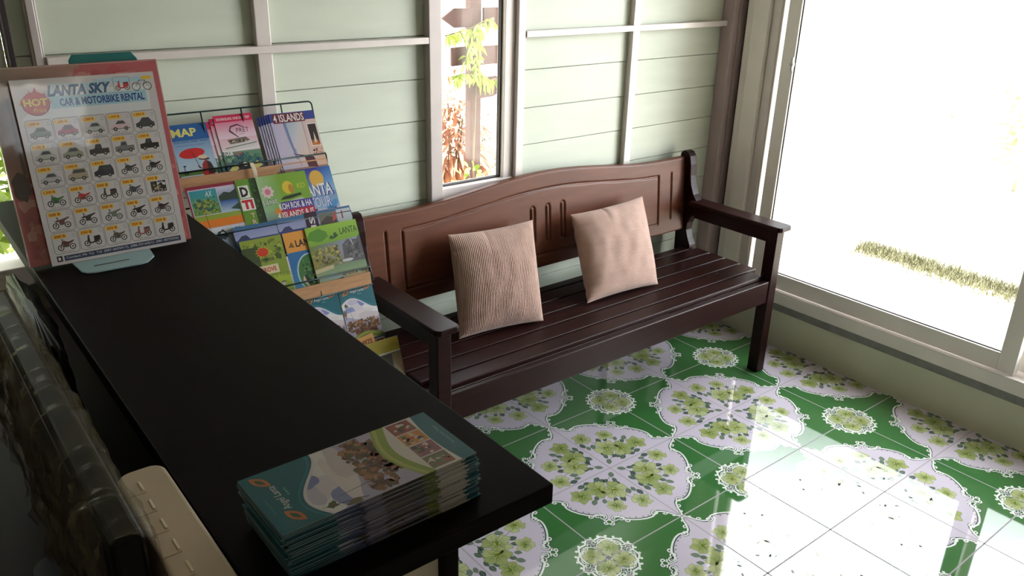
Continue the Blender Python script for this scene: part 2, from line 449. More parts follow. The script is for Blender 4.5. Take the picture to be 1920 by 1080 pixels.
    for a, b in stems:
        mx, my = (a[0] + b[0]) / 2 + rd.uniform(-.03, .03), (a[1] + b[1]) / 2 + rd.uniform(-.03, .03)
        A.line([(a[0] * T, a[1] * T), (mx * T, my * T), (b[0] * T, b[1] * T)], 1.8, LEAF[1], 2.4)
    for i, (u, v, a) in enumerate([(.18, .113, .4), (.093, .077, .7), (.137, .203, 1.3), (.067, .263, 1.2), (.103, .31, 1.9), (.457, .265, .3), (.297, .48, 1.0), (.335, .545, .9), (.057, .397, 1.7), (.067, .48, 1.5), (.407, .067, .2), (.48, .045, .1), (.215, .145, .9), (.40, .13, .5), (.43, .34, .8), (.13, .46, 1.2), (.38, .45, .7), (.24, .13, .3), (.11, .23, 2.0)]):
        leaf(A, u * T, v * T, T * (.10 if i % 2 else .082), a + (PI if i % 3 == 0 else 0), i)
    for i, (u, v, r) in enumerate([(.205, .365, .118), (.30, .235, .125), (.592, .13, .094), (.50, .40, .084), (.185, .59, .10)]):
        flower(A, u * T, v * T, r * T, 20 + i)
    # quarter medallion at the opposite corner
    def pm(th, r): return (T - r * T * math.cos(R(th)), T - r * T * math.sin(R(th)))
    mk = [(0, .305), (6, .285), (12, .262), (20, .275), (28, .29), (36, .28), (42, .262), (45, .268)]; mk = mk + [(90 - a, r) for a, r in mk[-2::-1]]
    out = [pm(a, r) for a, r in mk]
    A.poly([(T, T)] + out, L(56, 86, 62), 2)
    A.line(out, 6.5, LINE, 3); A.line([pm(a, r - .03) for a, r in mk], 2.2, LINE, 3)
    for th in (9, 24, 38, 52, 66, 81):
        x, y = pm(th, .235); q = spiral(x, y, 9, R(th) * 2, 1.1, th > 45); A.line(q, 2.6, LINE, 3.1)
        x, y = pm(th, .30); A.ell(x, y, 4.5, 4.5, LINE, 3.1, 8)
    A.blob(T - .098 * T, T - .098 * T, 36, 36, LINE, 2.5, 3, 18, .1); A.blob(T - .098 * T, T - .098 * T, 32, 32, L(96, 120, 84), 2.7, 3, 18, .1)
    flower(A, T - .098 * T, T - .098 * T, 29, 77)
    for th, rr in ((45, .205), (14, .17), (76, .17)):
        x, y = pm(th, rr); leaf(A, x, y, 22, R(th), 1)
    # grout lines on the tile edges
    g = 2.0
    for q in ((0, 0, T, g), (0, T - g, T, g), (0, 0, g, T), (T - g, 0, g, T)): A.rect(*q, GROUT, 6)
    import numpy as np
    V = np.array(A.V, dtype=np.float64) * .001
    loops = [i for f in A.F for i in f]; tot = [len(f) for f in A.F]
    colr = []
    for f, c in zip(A.F, A.C): colr += [[*c, 1.0]] * len(f)
    colr = np.array(colr); loops = np.array(loops); tot = np.array(tot)
    starts = np.concatenate([[0], np.cumsum(tot)[:-1]])
    rev = np.concatenate([np.arange(s, s + t)[::-1] for s, t in zip(starts, tot)])
    VV, LL, TT, CC, MM = [], [], [], [], []; nb = 0
    mi = np.zeros(len(tot), dtype=np.int32); mi[-4:] = 1
    simple_v = np.array([(0, 0, 0), (.3, 0, 0), (.3, .3, 0), (0, .3, 0)])
    for i in range(-11, 4):
        for j in range(-3, 11):
            # disc corner = the even/even corner of the cell; u -> +X, v -> -Y
            eu = i if i % 2 == 0 else i + 1; ev = j if j % 2 == 0 else j + 1
            su = 1 if eu == i else -1; sv = 1 if ev == j else -1
            # pattern turned (not mirrored) about the disc centre
            if su == 1 and sv == 1: X, Y = V[:, 0], V[:, 1]
            elif su == -1 and sv == 1: X, Y = -V[:, 1], V[:, 0]
            elif su == -1: X, Y = -V[:, 0], -V[:, 1]
            else: X, Y = V[:, 1], -V[:, 0]
            W = np.stack([eu * .3 + X, -(ev * .3 + Y), V[:, 2]], 1)
            VV.append(W); LL.append(loops[rev] + nb); TT.append(tot); MM.append(mi); CC.append(colr[rev]); nb += len(W)
    V2 = np.concatenate(VV); L2 = np.concatenate(LL); T2 = np.concatenate(TT); C2 = np.concatenate(CC)
    V2[:, 2] -= .0002
    me = bpy.data.meshes.new('floor')
    me.vertices.add(len(V2)); me.vertices.foreach_set('co', V2.ravel())
    me.loops.add(len(L2)); me.loops.foreach_set('vertex_index', L2.astype(np.int32))
    me.polygons.add(len(T2)); st = np.concatenate([[0], np.cumsum(T2)[:-1]]).astype(np.int32)
    me.polygons.foreach_set('loop_start', st)
    at = me.color_attributes.new('Col', 'FLOAT_COLOR', 'CORNER'); at.data.foreach_set('color', C2.ravel())
    me.update(calc_edges=True); me.validate()
    me.materials.append(M_tile); me.materials.append(M_grout)
    me.polygons.foreach_set('material_index', np.concatenate(MM))
    o = bpy.data.objects.new('floor', me); COL.objects.link(o)
    tag(o, 'glossy tiled floor with white floral discs on green', 'floor', kind='structure')
build_floor()

# ------------------------------------------------------------------ room shell
STRUCT_LABEL.update({
 'wall_back': 'pale green lapped board wall behind the bench', 'wall_right': 'low pale green wall under the large sliding window',
 'wall_left': 'plain plaster wall on the reception side', 'wall_front': 'plain plaster wall facing the board wall', 'ceiling': 'plain pale ceiling',
 'trim_1': 'upright aluminium strip on the board wall left of the brochure rack top', 'trim_2': 'upright aluminium strip on the board wall above the bench right end',
 'trim_3': 'horizontal aluminium rail left of the narrow window', 'trim_4': 'horizontal aluminium rail right of the narrow window',
 'trim_5': 'grey and mauve corner post between the board wall and the sliding window', 'trim_6': 'double upright frame strip at the far left of the board wall',
 'trim_9': 'dark gap strip between the corner post and the sliding window frame',
 'trim_7': 'dark edge strip at the left end of the board wall', 'window_1': 'narrow upright window with a brown signpost outside',
 'window_2': 'large white framed sliding window on the right', 'window_3': 'window at the far left behind the price poster',
 'sill_strip': 'grey cement strip between the low wall and the white window frame', 'ground': 'sunlit pale ground outside the windows'})
WX0, WX1, WZ0, WZ1 = -.256, .12, .770, 2.05          # narrow window incl. frame
LX = -1.345                                          # left end of the board wall
b = MB()
pitch = .127; z = .775 - pitch * 7
k = 0
while z < 2.5:
    z0, z1 = max(z, 0), min(z + pitch, 2.5)
    if z1 > 0:
        segs = [(LX, WX0), (WX1, 1.30)] if (z1 > WZ0 + .01 and z0 < WZ1 - .01) else [(LX, 1.30)]
        for xa, xb in segs:
            b.prism([(.681, z0 + .0005), (.6605, z0 + .0005), (.6585, z0 + .0018), (.6600, z1 - .0022), (.6635, z1 - .0008), (.681, z1 - .0008)], 'X', xa, xb)
    z += pitch
b.box(LX, WX0, .68, .76, 0, 2.5); b.box(WX1, 1.30, .68, .76, 0, 2.5); b.box(WX0, WX1, .68, .76, 0, WZ0); b.box(WX0, WX1, .68, .76, WZ1, 2.5)
b.box(-1.85, LX - .001, .70, .78, 0, .745); b.box(-1.85, LX - .001, .70, .78, 1.75, 2.5)
b.box(-3.2, -1.85, .70, .78, 0, 2.5)
struct('wall_back', b, M_board)
b = MB().box(1.19, 1.32, -3.5, .66, 0, .158); b.box(1.20, 1.32, -3.5, -1.42, .158, 2.5); b.box(1.20, 1.32, -1.42, .66, 2.12, 2.5)
struct('wall_right', b, M_wall)
s_ = struct('sill_strip', MB().box(1.187, 1.32, -1.42, .60, .1585, .188), M_stone); s_.name = 'trim_8'; s_['label'] = STRUCT_LABEL['sill_strip']; s_['category'] = 'trim'
struct('wall_left', MB().box(-3.3, -3.2, -3.6, .78, 0, 2.5), M_plaster)
b = MB().box(-3.3, -1.08, -3.6, -3.5, 0, 2.5); b.box(-.58, 1.32, -3.6, -3.5, 0, 2.5); b.box(-1.08, -.58, -3.6, -3.5, 0, 1.92); b.box(-1.08, -.58, -3.6, -3.5, 2.35, 2.5)
struct('wall_front', b, M_plaster)
struct('ceiling', MB().box(-3.3, 1.75, -3.6, 1.35, 2.5, 2.62), M_ceil)  # unseen overhang past the back wall, added to block the sun

def stud(name, x0, x1, y0, z0, z1, m, bevel=.002):
    return struct(name, MB().box(x0, x1, y0, .672, z0, z1), m, bevel)
stud('trim_1', -.785, -.745, .636, 0, 2.5, M_alu_pale)
stud('trim_2', .624, .659, .636, 0, 2.5, M_alu_pale)
b = MB().box(-1.282, WX0 - .001, .628, .672, 1.262, 1.281); struct('trim_3', b, M_alu_pale, .0015)
b = MB().box(WX1 + .001, 1.149, .628, .672, 1.264, 1.284); struct('trim_4', b, M_alu_pale, .0015)
b = MB().box(1.15, 1.186, .602, .70, 0, 2.5); b.box(1.186, 1.228, .598, .70, 0, 2.5); struct('trim_5', b, M_alu_dark, .003)
b = MB().box(-1.309, -1.2825, .640, .672, 0, 2.5); b.box(-1.304, -1.288, .634, .645, 0, 2.5); struct('trim_6', b, M_alu, .0015)
b = MB().box(LX - .008, LX + .004, .645, .70, 0, 2.5); struct('trim_7', b, M_gasket, .001)

struct('trim_9', MB().box(1.2285, 1.32, .5765, .70, 0.16, 2.5), M_gasket)

# narrow window in the board wall
w1 = bpy.data.objects.new('window_1', None); COL.objects.link(w1); w1.location = (-.07, .66, WZ0); BASE['window_1'] = (-.07, .66, WZ0)
tag(w1, STRUCT_LABEL['window_1'], 'window', kind='structure')
b = MB().box(WX0, -.212, .628, .70, WZ0 - .02, WZ1 + .02)
obj('jamb', b, M_alu, w1, .002)
b = MB().box(-.2115, -.206, .640, .70, WZ0, WZ1); b.box(.089, .120, .632, .70, WZ0 - .02, WZ1 + .02)
b.box(.047, .0885, .648, .69, WZ0, WZ1); obj('frame_side', b, M_alu_pale, w1, .002)
b = MB().box(-.206, .0885, .642, .70, WZ0, .803); b.box(-.206, .0885, .642, .70, 2.0, WZ1); obj('frame_rail', b, M_alu_pale, w1, .002)
b = MB().box(-.206, .047, .664, .680, .803, .8075); b.box(.0415, .047, .664, .680, .8075, 2.0); obj('gasket', b, M_gasket, w1)
obj('pane', MB().box(-.206, .0415, .672, .676, .8075, 2.0), M_glass, w1)

# sliding window on the right
w2 = bpy.data.objects.new('window_2', None); COL.objects.link(w2); w2.location = (1.2, -.9, .188); BASE['window_2'] = (1.2, -.9, .188)
tag(w2, STRUCT_LABEL['window_2'], 'window', kind='structure')
ZT = 2.12
b = MB().box(1.198, 1.32, .541, .576, .188, ZT); b.box(1.187, 1.32, .468, .5405, .188, ZT); obj('frame_side', b, M_white, w2, .0025)
b = MB().box(1.208, 1.32, .418, .468, .25, ZT); b.box(1.203, 1.21, .424, .430, .25, ZT); obj('track', b, M_alu_pale, w2, .0015)
b = MB().box(1.187, 1.32, -1.42, .468, .188, .236); b.box(1.1875, 1.2, -1.42, .468, .236, .241); b.box(1.187, 1.32, -1.42, .468, 2.05, ZT); b.box(1.187, 1.32, -1.42, -1.37, .236, 2.05)
obj('frame_rail', b, M_white, w2, .002)
def sash(y0, y1, x, name, stile=.055):
    b = MB()
    b.box(x, x + .035, y1 - stile, y1, .242, 2.05); b.box(x, x + .035, y0, y0 + stile, .242, 2.05)
    b.box(x, x + .035, y0 + stile, y1 - stile, .242, .306); b.box(x, x + .035, y0 + stile, y1 - stile, 2.0, 2.05)
    o = obj('sash', b, M_white, w2, .002)
    g = MB(); g.box(x + .010, x + .013, y0 + stile, y1 - stile, .306, .3095); g.box(x + .010, x + .013, y1 - stile - .0035, y1 - stile, .306, 2.0)
    obj('gasket', g, M_gasket, o)
    obj('pane', MB().box(x + .016, x + .020, y0 + stile - .004, y1 - stile + .004, .302, 2.004), M_glass, o)
    return o
s1 = sash(-.668, .400, 1.21, 'sash')
lt = MB().box(1.203, 1.211, .345, .352, 1.12, 1.17); lt.box(1.196, 1.211, .338, .352, 1.140, 1.150)
obj('latch', lt, M_alu, s1, .0015)
sash(-1.375, -.63, 1.262, 'sash')

# window far left
w3 = bpy.data.objects.new('window_3', None); COL.objects.link(w3); w3.location = (-1.9, .7, .745); BASE['window_3'] = (-1.9, .7, .745)
tag(w3, STRUCT_LABEL['window_3'], 'window', kind='structure')
b = MB().box(-1.87, LX - .010, .655, .78, .746, .795); obj('sill', b, M_white, w3, .003)
b = MB().box(-1.395, LX - .010, .69, .75, .796, 1.749); b.box(-1.849, -1.81, .69, .75, .796, 1.749); b.box(-1.81, -1.395, .69, .75, 1.71, 1.749); obj('frame_side', b, M_white, w3, .002)
b = MB().box(-1.81, -1.395, .715, .719, .796, 1.71); obj('pane', b, M_glass, w3)

w4 = bpy.data.objects.new('window_4', None); COL.objects.link(w4); w4.location = (-.85, -3.5, 1.7); BASE['window_4'] = (-.85, -3.5, 1.7)
tag(w4, 'high window in the wall facing the board wall', 'window', kind='structure')
b = MB().box(-1.08, -1.05, -3.59, -3.51, 1.92, 2.35); b.box(-.61, -.58, -3.59, -3.51, 1.92, 2.35); b.box(-1.05, -.61, -3.59, -3.51, 1.92, 1.95); b.box(-1.05, -.61, -3.59, -3.51, 2.32, 2.35)
obj('frame', b, M_white, w4, .002)
obj('pane', MB().box(-1.05, -.61, -3.552, -3.548, 1.95, 2.32), M_glass, w4)

# ------------------------------------------------------------------ outside
M_ground = mat('pale_ground', L(214, 206, 192), .9, var=.08, vscale=.7)
b = MB().box(-25, 40, -25, 40, -.32, -.16); struct('ground', b, M_ground)
rd = random.Random(3)
M_grass = mat('dry_grass', L(112, 112, 84), .8, var=.25, vscale=20)
b = MB()
P0, P1 = Vector((3.12, .92, 0)), Vector((3.05, -1.2, 0))
for i in range(5200):
    t = rd.random(); w = rd.gauss(0, .07)
    p = P0.lerp(P1, t) + Vector((w, 0, -.16)); h = rd.uniform(.03, .09) * (1 - abs(w) * 3); a = rd.random() * 2 * PI
    d = Vector((math.cos(a), math.sin(a), 0)) * .004; tip = p + Vector((rd.uniform(-.04, .04), rd.uniform(-.04, .04), max(.02, h)))
    b.add([p - d, p + d, tip], [(0, 1, 2)])
g = obj('grass_strip', b, M_grass); tag(g, 'strip of dry grass on the pale ground outside the sliding window', 'grass', kind='stuff')

def leaf_mesh(b, p, d, up, l, w, droop=.25):
    d = d.normalized(); s = d.cross(up)
    if s.length < 1e-4: s = d.orthogonal()
    s.normalize(); n = s.cross(d)
    rows = []
    for t, ww in ((0, .05), (.3, .8), (.6, 1), (.85, .55), (1, .02)):
        c = p + d * (l * t) - Vector((0, 0, 1)) * (droop * l * t * t)
        rows.append([c - s * w * ww / 2, c + n * w * ww * .12, c + s * w * ww / 2])
    b.grid(rows)

def shrub(name, loc, rx, rz, n, ll, lw, m, ms, label, cat='shrub', droop=.35, group=None, seed=1, stems=5, hollow=.3):
    t = thing(name, loc, label, cat, group); rd = random.Random(seed)
    f = MB(); s = MB(); base = Vector(loc)
    tips = []
    for i in range(stems):
        a = rd.random() * 2 * PI; e = base + Vector((math.cos(a) * rx * rd.uniform(.2, .7), math.sin(a) * rx * rd.uniform(.2, .7), rz * rd.uniform(.5, .9)))
        mid = base.lerp(e, .5) + Vector((rd.uniform(-.1, .1) * rx, rd.uniform(-.1, .1) * rx, .05 * rz))
        s.tube([base, mid, e], [.012, .009, .004], 6); tips.append((base, mid, e))
    for i in range(n):
        # leaves spread through an ellipsoid crown, denser outside
        v = Vector((rd.gauss(0, 1), rd.gauss(0, 1), rd.gauss(0, 1))).normalized() * rd.uniform(hollow, 1.0)
        p = base + Vector((v.x * rx, v.y * rx, rz * (.55 + .45 * v.z)))
        d = Vector((v.x, v.y, v.z * .5 + rd.uniform(-.2, .5))) + Vector((rd.uniform(-.5, .5), rd.uniform(-.5, .5), 0))
        leaf_mesh(f, p, d, Vector((0, 0, 1)), ll * rd.uniform(.6, 1.2), lw * rd.uniform(.7, 1.1), droop)
    obj('foliage', f, m, t); obj('stem', s, ms, t)
    return t
M_leafy = mat('yellow_green_leaf', L(134, 156, 52), .5, var=.3, vscale=9)
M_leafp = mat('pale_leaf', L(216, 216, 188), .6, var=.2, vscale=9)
M_leafd = mat('grey_green_leaf', L(104, 120, 88), .55, var=.3, vscale=9)
M_leafb = mat('dry_brown_leaf', L(176, 124, 92), .7, var=.25, vscale=9)
M_stem = mat('plant_stem', L(110, 92, 62), .7, var=.2)
M_sign = mat('brown_sign_wood', L(74, 48, 44), .75, var=.15, vscale=9, vstretch=(1, 1, 6))
# signpost with arrow boards, seen through the narrow window
sp = thing('signpost', (1.065, 2.23, -.16), 'brown wooden signpost with arrow boards seen through the narrow window', 'signpost')
obj('post', MB().box(1.03, 1.10, 2.205, 2.26, -.16, 2.0), M_sign, sp, .004)
def board(pts, y): obj('arrow_board', MB().prism(pts, 'Y', y, y + .018), M_sign, sp, .002)
board([(.835, 1.185), (.915, 1.232), (1.026, 1.232), (1.026, 1.135), (.915, 1.135)], 2.19)
board([(1.104, 1.232), (1.203, 1.232), (1.203, 1.132), (1.104, 1.132)], 2.19)
board([(.895, 1.035), (1.03, 1.04), (1.03, .945), (.895, .94)], 2.187)
board([(1.02, 1.035), (1.207, 1.035), (1.207, .936), (1.02, .936)], 2.187)
board([(.99, .862), (1.19, .872), (1.262, .82), (1.25, .795), (1.17, .76), (.99, .755)], 2.186)
board([(.78, 1.42), (1.04, 1.42), (1.04, 1.33), (.78, 1.33)], 2.187)
board([(1.04, 1.42), (1.24, 1.42), (1.30, 1.375), (1.24, 1.33), (1.04, 1.33)], 2.187)
# climbing plant hanging over the boards
t = thing('climbing_plant', (1.0, 2.165, .60), 'yellow green climber hanging over the boards of the brown signpost', 'plant')
rd = random.Random(11); f = MB(); s = MB()
vines = [[(.84, 1.10), (.92, 1.115), (1.0, 1.13), (1.07, 1.16), (1.15, 1.18)], [(.95, .93), (.98, 1.0), (1.0, 1.08), (1.04, 1.14)], [(.86, .885), (.95, .90), (1.04, .90), (1.1, .86)], [(1.04, .90), (1.04, 1.0), (1.05, 1.12)], [(1.05, .88), (1.12, .85), (1.18, .86)]]
for v in vines:
    s.tube([(x, 2.17, z) for x, z in v], .004, 5)
    for i in range(len(v) - 1):
        for k in range(13):
            q = rd.random(); x = v[i][0] * (1 - q) + v[i + 1][0] * q; z = v[i][1] * (1 - q) + v[i + 1][1] * q
            leaf_mesh(f, Vector((x, 2.165 + rd.uniform(-.02, .012), z)), Vector((rd.uniform(-.6, .6), rd.uniform(-.5, .1), rd.uniform(-1, .1))), Vector((0, -1, 0)), rd.uniform(.035, .065), .016, .5)
s.tube([(1.04, 2.17, -.16), (1.02, 2.165, .4), (1.04, 2.17, .90)], .005, 5)
obj('foliage', f, M_leafy, t); obj('stem', s, M_stem, t)
shrub('palm_clump', (1.20, 2.66, -.16), .24, 1.0, 900, .17, .026, M_leafb, M_stem, 'clump of dry pinkish brown fronds behind the signpost', 'plant', .7, seed=4)
shrub('leafy_bush', (.60, 1.62, -.16), .24, .72, 520, .07, .03, M_leafy, M_stem, 'yellow green bush just outside the narrow window sill', 'bush', seed=7)
shrub('leafy_bush', (1.85, 3.3, -.16), .25, .55, 260, .09, .04, M_leafd, M_stem, 'grey green bush further off to the right of the signpost', 'bush', seed=8)
shrub('leafy_bush', (-1.55, 1.82, -.16), .72, 1.9, 1500, .16, .06, M_leafy, M_stem, 'yellow green bush outside the far left window', 'bush', seed=9)
shrub('leafy_bush', (5.4, .95, -.16), .34, 1.15, 700, .10, .05, M_leafp, M_leafp, 'pale bush at the right edge beyond the sliding window', 'bush', seed=10)
shrub('leafy_bush', (8.2, 2.75, -.16), .26, .55, 160, .08, .04, M_leafp, M_leafp, 'small faint bush far out in the glare beyond the sliding window', 'bush', seed=12)

# ------------------------------------------------------------------ bench
def build_bench():
    cx = .1975
    t = thing('bench', (cx, .35, 0), 'long dark wooden bench with slatted seat under the narrow window', 'bench')
    def yf(z): return .562 + (z - .475) * .09
    def ztop(x):
        d = abs(x - .20)
        return .773 + (.042 * math.cos(PI / 2 * d / .6) ** 2 if d < .6 else 0)
    # back panel with carved grooves: real relief on the front face
    X0, X1 = -.536, .931
    lines = []
    def seg(a, b): lines.append((a, b))
    def panel(xa, xb):
        zb = .522
        n = 14; top = [(xa + (xb - xa) * i / n, ztop(xa + (xb - xa) * i / n) - .058) for i in range(n + 1)]
        for i in range(n): seg(top[i], top[i + 1])
        seg((xa, zb), (xb, zb)); seg((xa, zb), top[0]); seg((xb, zb), top[-1])
    panel(-.395, .775)
    for x in (-.455, .85): seg((x, .535), (x, .718))
    def pill(x, r=.009, z0=.575, z1=.69):
        seg((x - r, z0), (x - r, z1)); seg((x + r, z0), (x + r, z1))
        for zc, sgn in ((z1, 1), (z0, -1)):
            q = [(x + r * math.cos(R(a)), zc + sgn * r * math.sin(R(a))) for a in range(0, 181, 45)]
            for i in range(4): seg(q[i], q[i + 1])
    for x in (.13, .20, .27): pill(x)
    import numpy as np
    nx, nz = 490, 104
    xs = np.linspace(X0, X1, nx); vs = np.linspace(0, 1, nz)
    GX = np.repeat(xs[None, :], nz, 0); ZT = np.array([ztop(x) for x in xs])
    GZ = .475 + vs[:, None] * (ZT[None, :] - .475)
    D = np.full(GX.shape, 9.)
    for (ax, az), (bx, bz) in lines:
        dx, dz = bx - ax, bz - az; l2 = dx * dx + dz * dz
        tt = np.clip(((GX - ax) * dx + (GZ - az) * dz) / l2, 0, 1)
        D = np.minimum(D, np.hypot(GX - ax - tt * dx, GZ - az - tt * dz))
    dep = .0065 * np.clip(1 - D / .0042, 0, 1) ** .6
    edge = np.minimum(vs, 1 - vs)[:, None] * (ZT[None, :] - .475)
    rnd = .004 * np.clip(1 - edge / .006, 0, 1) ** 2
    GY = .562 + (GZ - .475) * .09 + dep + rnd
    b = MB()
    front = [[(GX[i, j], GY[i, j], GZ[i, j]) for j in range(nx)] for i in range(nz)]
    b.grid(front)
    th = .022
    bk = lambda i, j: (GX[i, j], .562 + (GZ[i, j] - .475) * .09 + th, GZ[i, j])
    js = list(range(0, nx, 7)) + ([nx - 1] if (nx - 1) % 7 else [])
    b.grid([[bk(0, j) for j in js], [bk(nz - 1, j) for j in js]], False, True)
    b.grid([[front[0][j] for j in js], [bk(0, j) for j in js]], False, True)
    b.grid([[front[-1][j] for j in js], [bk(nz - 1, j) for j in js]], False)
    for j, fl in ((0, True), (nx - 1, False)): b.grid([[front[0][j], bk(0, j)], [front[-1][j], bk(nz - 1, j)]], False, not fl)
    obj('backrest', b, M_woodpanel, t)
    # posts with the curved profile
    prof_f = [(.548, 0), (.546, .28), (.530, .34), (.520, .385), (.522, .415), (.538, .445), (.548, .475), (.545, .505), (.530, .535), (.505, .55), (.500, .592), (.512, .606), (.530, .628), (.545, .660), (.554, .700), (.558, .745), (.566, .778), (.580, .795), (.600, .797)]
    prof_b = [(.614, .786), (.618, .74), (.612, .60), (.603, .45), (.590, 0)]
    for x0, x1 in ((-.575, -.535), (.930, .970)):
        obj('rear_leg', MB().prism(prof_f + prof_b, 'X', x0, x1), M_wood, t, .003)
    for s in (-1, 1):
        def X(a, b): return (cx + a, cx + b) if s > 0 else (cx - b, cx - a)
        x0, x1 = X(.7275, .7725)
        obj('front_leg', MB().box(x0, x1, .118, .165, 0, .588), M_wood, t, .003)
        x0, x1 = X(.710, .788)
        q = [(x0, .53), (x0, .112), (x0 + .004, .102), (x0 + .014, .096), (x1 - .014, .096), (x1 - .004, .102), (x1, .112), (x1, .53)]
        ar = obj('armrest', MB().prism(q, 'Z', .5885, .6065), M_wood, t, .004, 3); y = X(.732, .768)
        obj('arm_rail', MB().box(y[0], y[1], .160, .515, .535, .589), M_wood, ar, .002)
        x0, x1 = X(.732, .766)
        obj('side_rail', MB().box(x0, x1, .165, .525, .315, .383), M_wood, t, .002)
    obj('front_rail', MB().box(cx - .7275, cx + .7275, .122, .146, .300, .388), M_wood, t, .003)
    obj('rear_rail', MB().box(-.535, .930, .548, .570, .315, .383), M_wood, t, .002)
    ys = [(.149, .207), (.2145, .2825), (.290, .358), (.3655, .4335), (.441, .509), (.5165, .556)]
    for i, (a, b_) in enumerate(ys):
        xa, xb = (-.572, .967) if .17 < a and b_ < .51 else ((-.529, .924) if a < .2 else (-.534, .929))
        obj('seat_slat', MB().box(xa, xb, a, b_, .384, .402), M_wood, t, .0035, 3)
    return t
build_bench()

# ------------------------------------------------------------------ cushions: soft ribbed squares leaning on the backrest
M_cush = mat('ribbed_beige_cloth', L(170, 141, 128), .9, var=.08, vscale=30, bump=.25, bscale=260, sheen=.25)
def cushion(BL, BR, TL, TR, T, vertical, label, seed):
    BL, BR, TL, TR = map(Vector, (BL, BR, TL, TR))
    rd = random.Random(seed); NU, NV = 260, 200
    nrm = (BR - BL).cross(TL - BL).normalized() # faces the room (towards -Y)
    if nrm.y > 0: nrm = -nrm
    nribs = 56
    def P(u, v, side):
        # pinched corners, slightly drawn-in edges
        e = .045
        uu = u * (1 - e * (1 - abs(v) ** 2.2) * abs(u) ** 3); vv = v * (1 - e * (1 - abs(u) ** 2.2) * abs(v) ** 3)
        a, c = (uu + 1) / 2, (vv + 1) / 2
        p = BL * (1 - a) * (1 - c) + BR * a * (1 - c) + TL * (1 - a) * c + TR * a * c
        h = T / 2 * max(0, (1 - abs(u) ** 2.8)) ** .62 * max(0, (1 - abs(v) ** 2.8)) ** .62
        n1 = noise.noise(Vector((u * 1.6 + seed, v * 1.6, side * 3))) * .10 + noise.noise(Vector((u * 4 + seed, v * 2.5, side * 5))) * .06
        h *= 1 + n1
        edge = min(1, h / (T * .12))
        w = (u if vertical else v)
        wob = noise.noise(Vector((v * 3 if vertical else u * 3, w * 2, seed))) * .01
        rib = abs(math.sin((w + wob) * nribs * PI / 2))
        # drawn folds at the upper edge
        fold = -.006 * math.exp(-((u + .25) / .05) ** 2) * max(0, v) ** 3 - .005 * math.exp(-((v - .55 + u * .1) / .05) ** 2) * max(0, -u) ** 4 - .005 * math.exp(-((v + .7) / .05) ** 2) * max(0, -u) ** 3
        return p + nrm * side * (h + (rib * .0022 + fold) * edge) + nrm * 0
    b = MB()
    f = [[P(-1 + 2 * j / NU, -1 + 2 * i / NV, 1) for j in range(NU + 1)] for i in range(NV + 1)]
    k = [[P(-1 + 2 * j / NU * 1.0, -1 + 2 * i / NV, -1) for j in range(NU + 1)] for i in range(NV + 1)]
    b.grid(f); b.grid([r[::4] + ([r[-1]] if NU % 4 else []) for r in k[::4]], True, True)
    o = obj('cushion', b, M_cush)
    return tag(o, label, 'cushion', 'ribbed cushions on the bench')
cushion((-.333, .366, .408), (-.030, .318, .408), (-.262, .528, .690), (.088, .530, .676), .13, True, 'beige cushion with upright ribs leaning at the middle of the bench', 2)
cushion((.185, .338, .408), (.520, .318, .408), (.262, .528, .664), (.630, .530, .672), .125, False, 'beige cushion with level ribs leaning nearer the right armrest', 5)

# ------------------------------------------------------------------ counter
ct = thing('counter', (-1.30, -.2, 0), 'dark wooden reception counter with a high narrow ledge on the left', 'counter')
obj('ledge', MB().box(-1.464, -1.134, -.967, .55, .9635, .989), M_desk, ct, .002)
obj('front_panel', MB().box(-1.266, -1.247, -.945, .55, 0, .963), M_desk, ct, .001)
obj('end_panel', MB().box(-2.05, -1.2665, -.935, -.917, 0, .70), M_cream, ct, .001)
obj('end_panel', MB().box(-1.46, -1.2665, -.935, -.917, .7205, .963), M_cream, ct, .001)
obj('work_top', MB().box(-2.05, -1.2665, -.94, .55, .7005, .72), mat('dark_maroon_wood', L(34, 14, 13), .5, ior=1.2, var=.2, vscale=5, vstretch=(8, 1, 8)), ct, .002)
obj('back_panel', MB().box(-2.05, -1.2665, .53, .549, 0, .70), M_desk, ct, .001)

# ------------------------------------------------------------------ things behind the ledge
M_beige = mat('beige_plastic', L(206, 188, 164), .5, var=.03, vscale=20)
def rounded_rect(x0, x1, y0, y1, r, n=6):
    q = []
    for cx, cy, a in ((x1 - r, y1 - r, 0), (x0 + r, y1 - r, 90), (x0 + r, y0 + r, 180), (x1 - r, y0 + r, 270)):
        for k in range(n + 1): q.append((cx + r * math.cos(R(a + 90 * k / n)), cy + r * math.sin(R(a + 90 * k / n))))
    return q
pb = thing('plastic_box', (-1.50, -.88, .72), 'beige plastic box with rounded corners beside the counter ledge', 'box')
bd = obj('body', MB().prism(rounded_rect(-1.5185, -1.4685, -.935, -.685, .016), 'Z', .7205, 1.0), M_beige, pb, .004, 3)
M_ridge = mat('pale_beige_ridge', L(240, 226, 200), .4); M_seam = mat('beige_seam', L(176, 158, 138), .6)
for i in range(6):
    y = -.712 - i * .038
    obj('ridge', MB().box(-1.5017, -1.4990, y - .018, y, .9995, 1.0014), M_ridge, bd, .0006)
    if i < 5: obj('seam', MB().box(-1.516, -1.499, y - .0226, y - .0214, .9998, 1.0003), M_seam, bd)

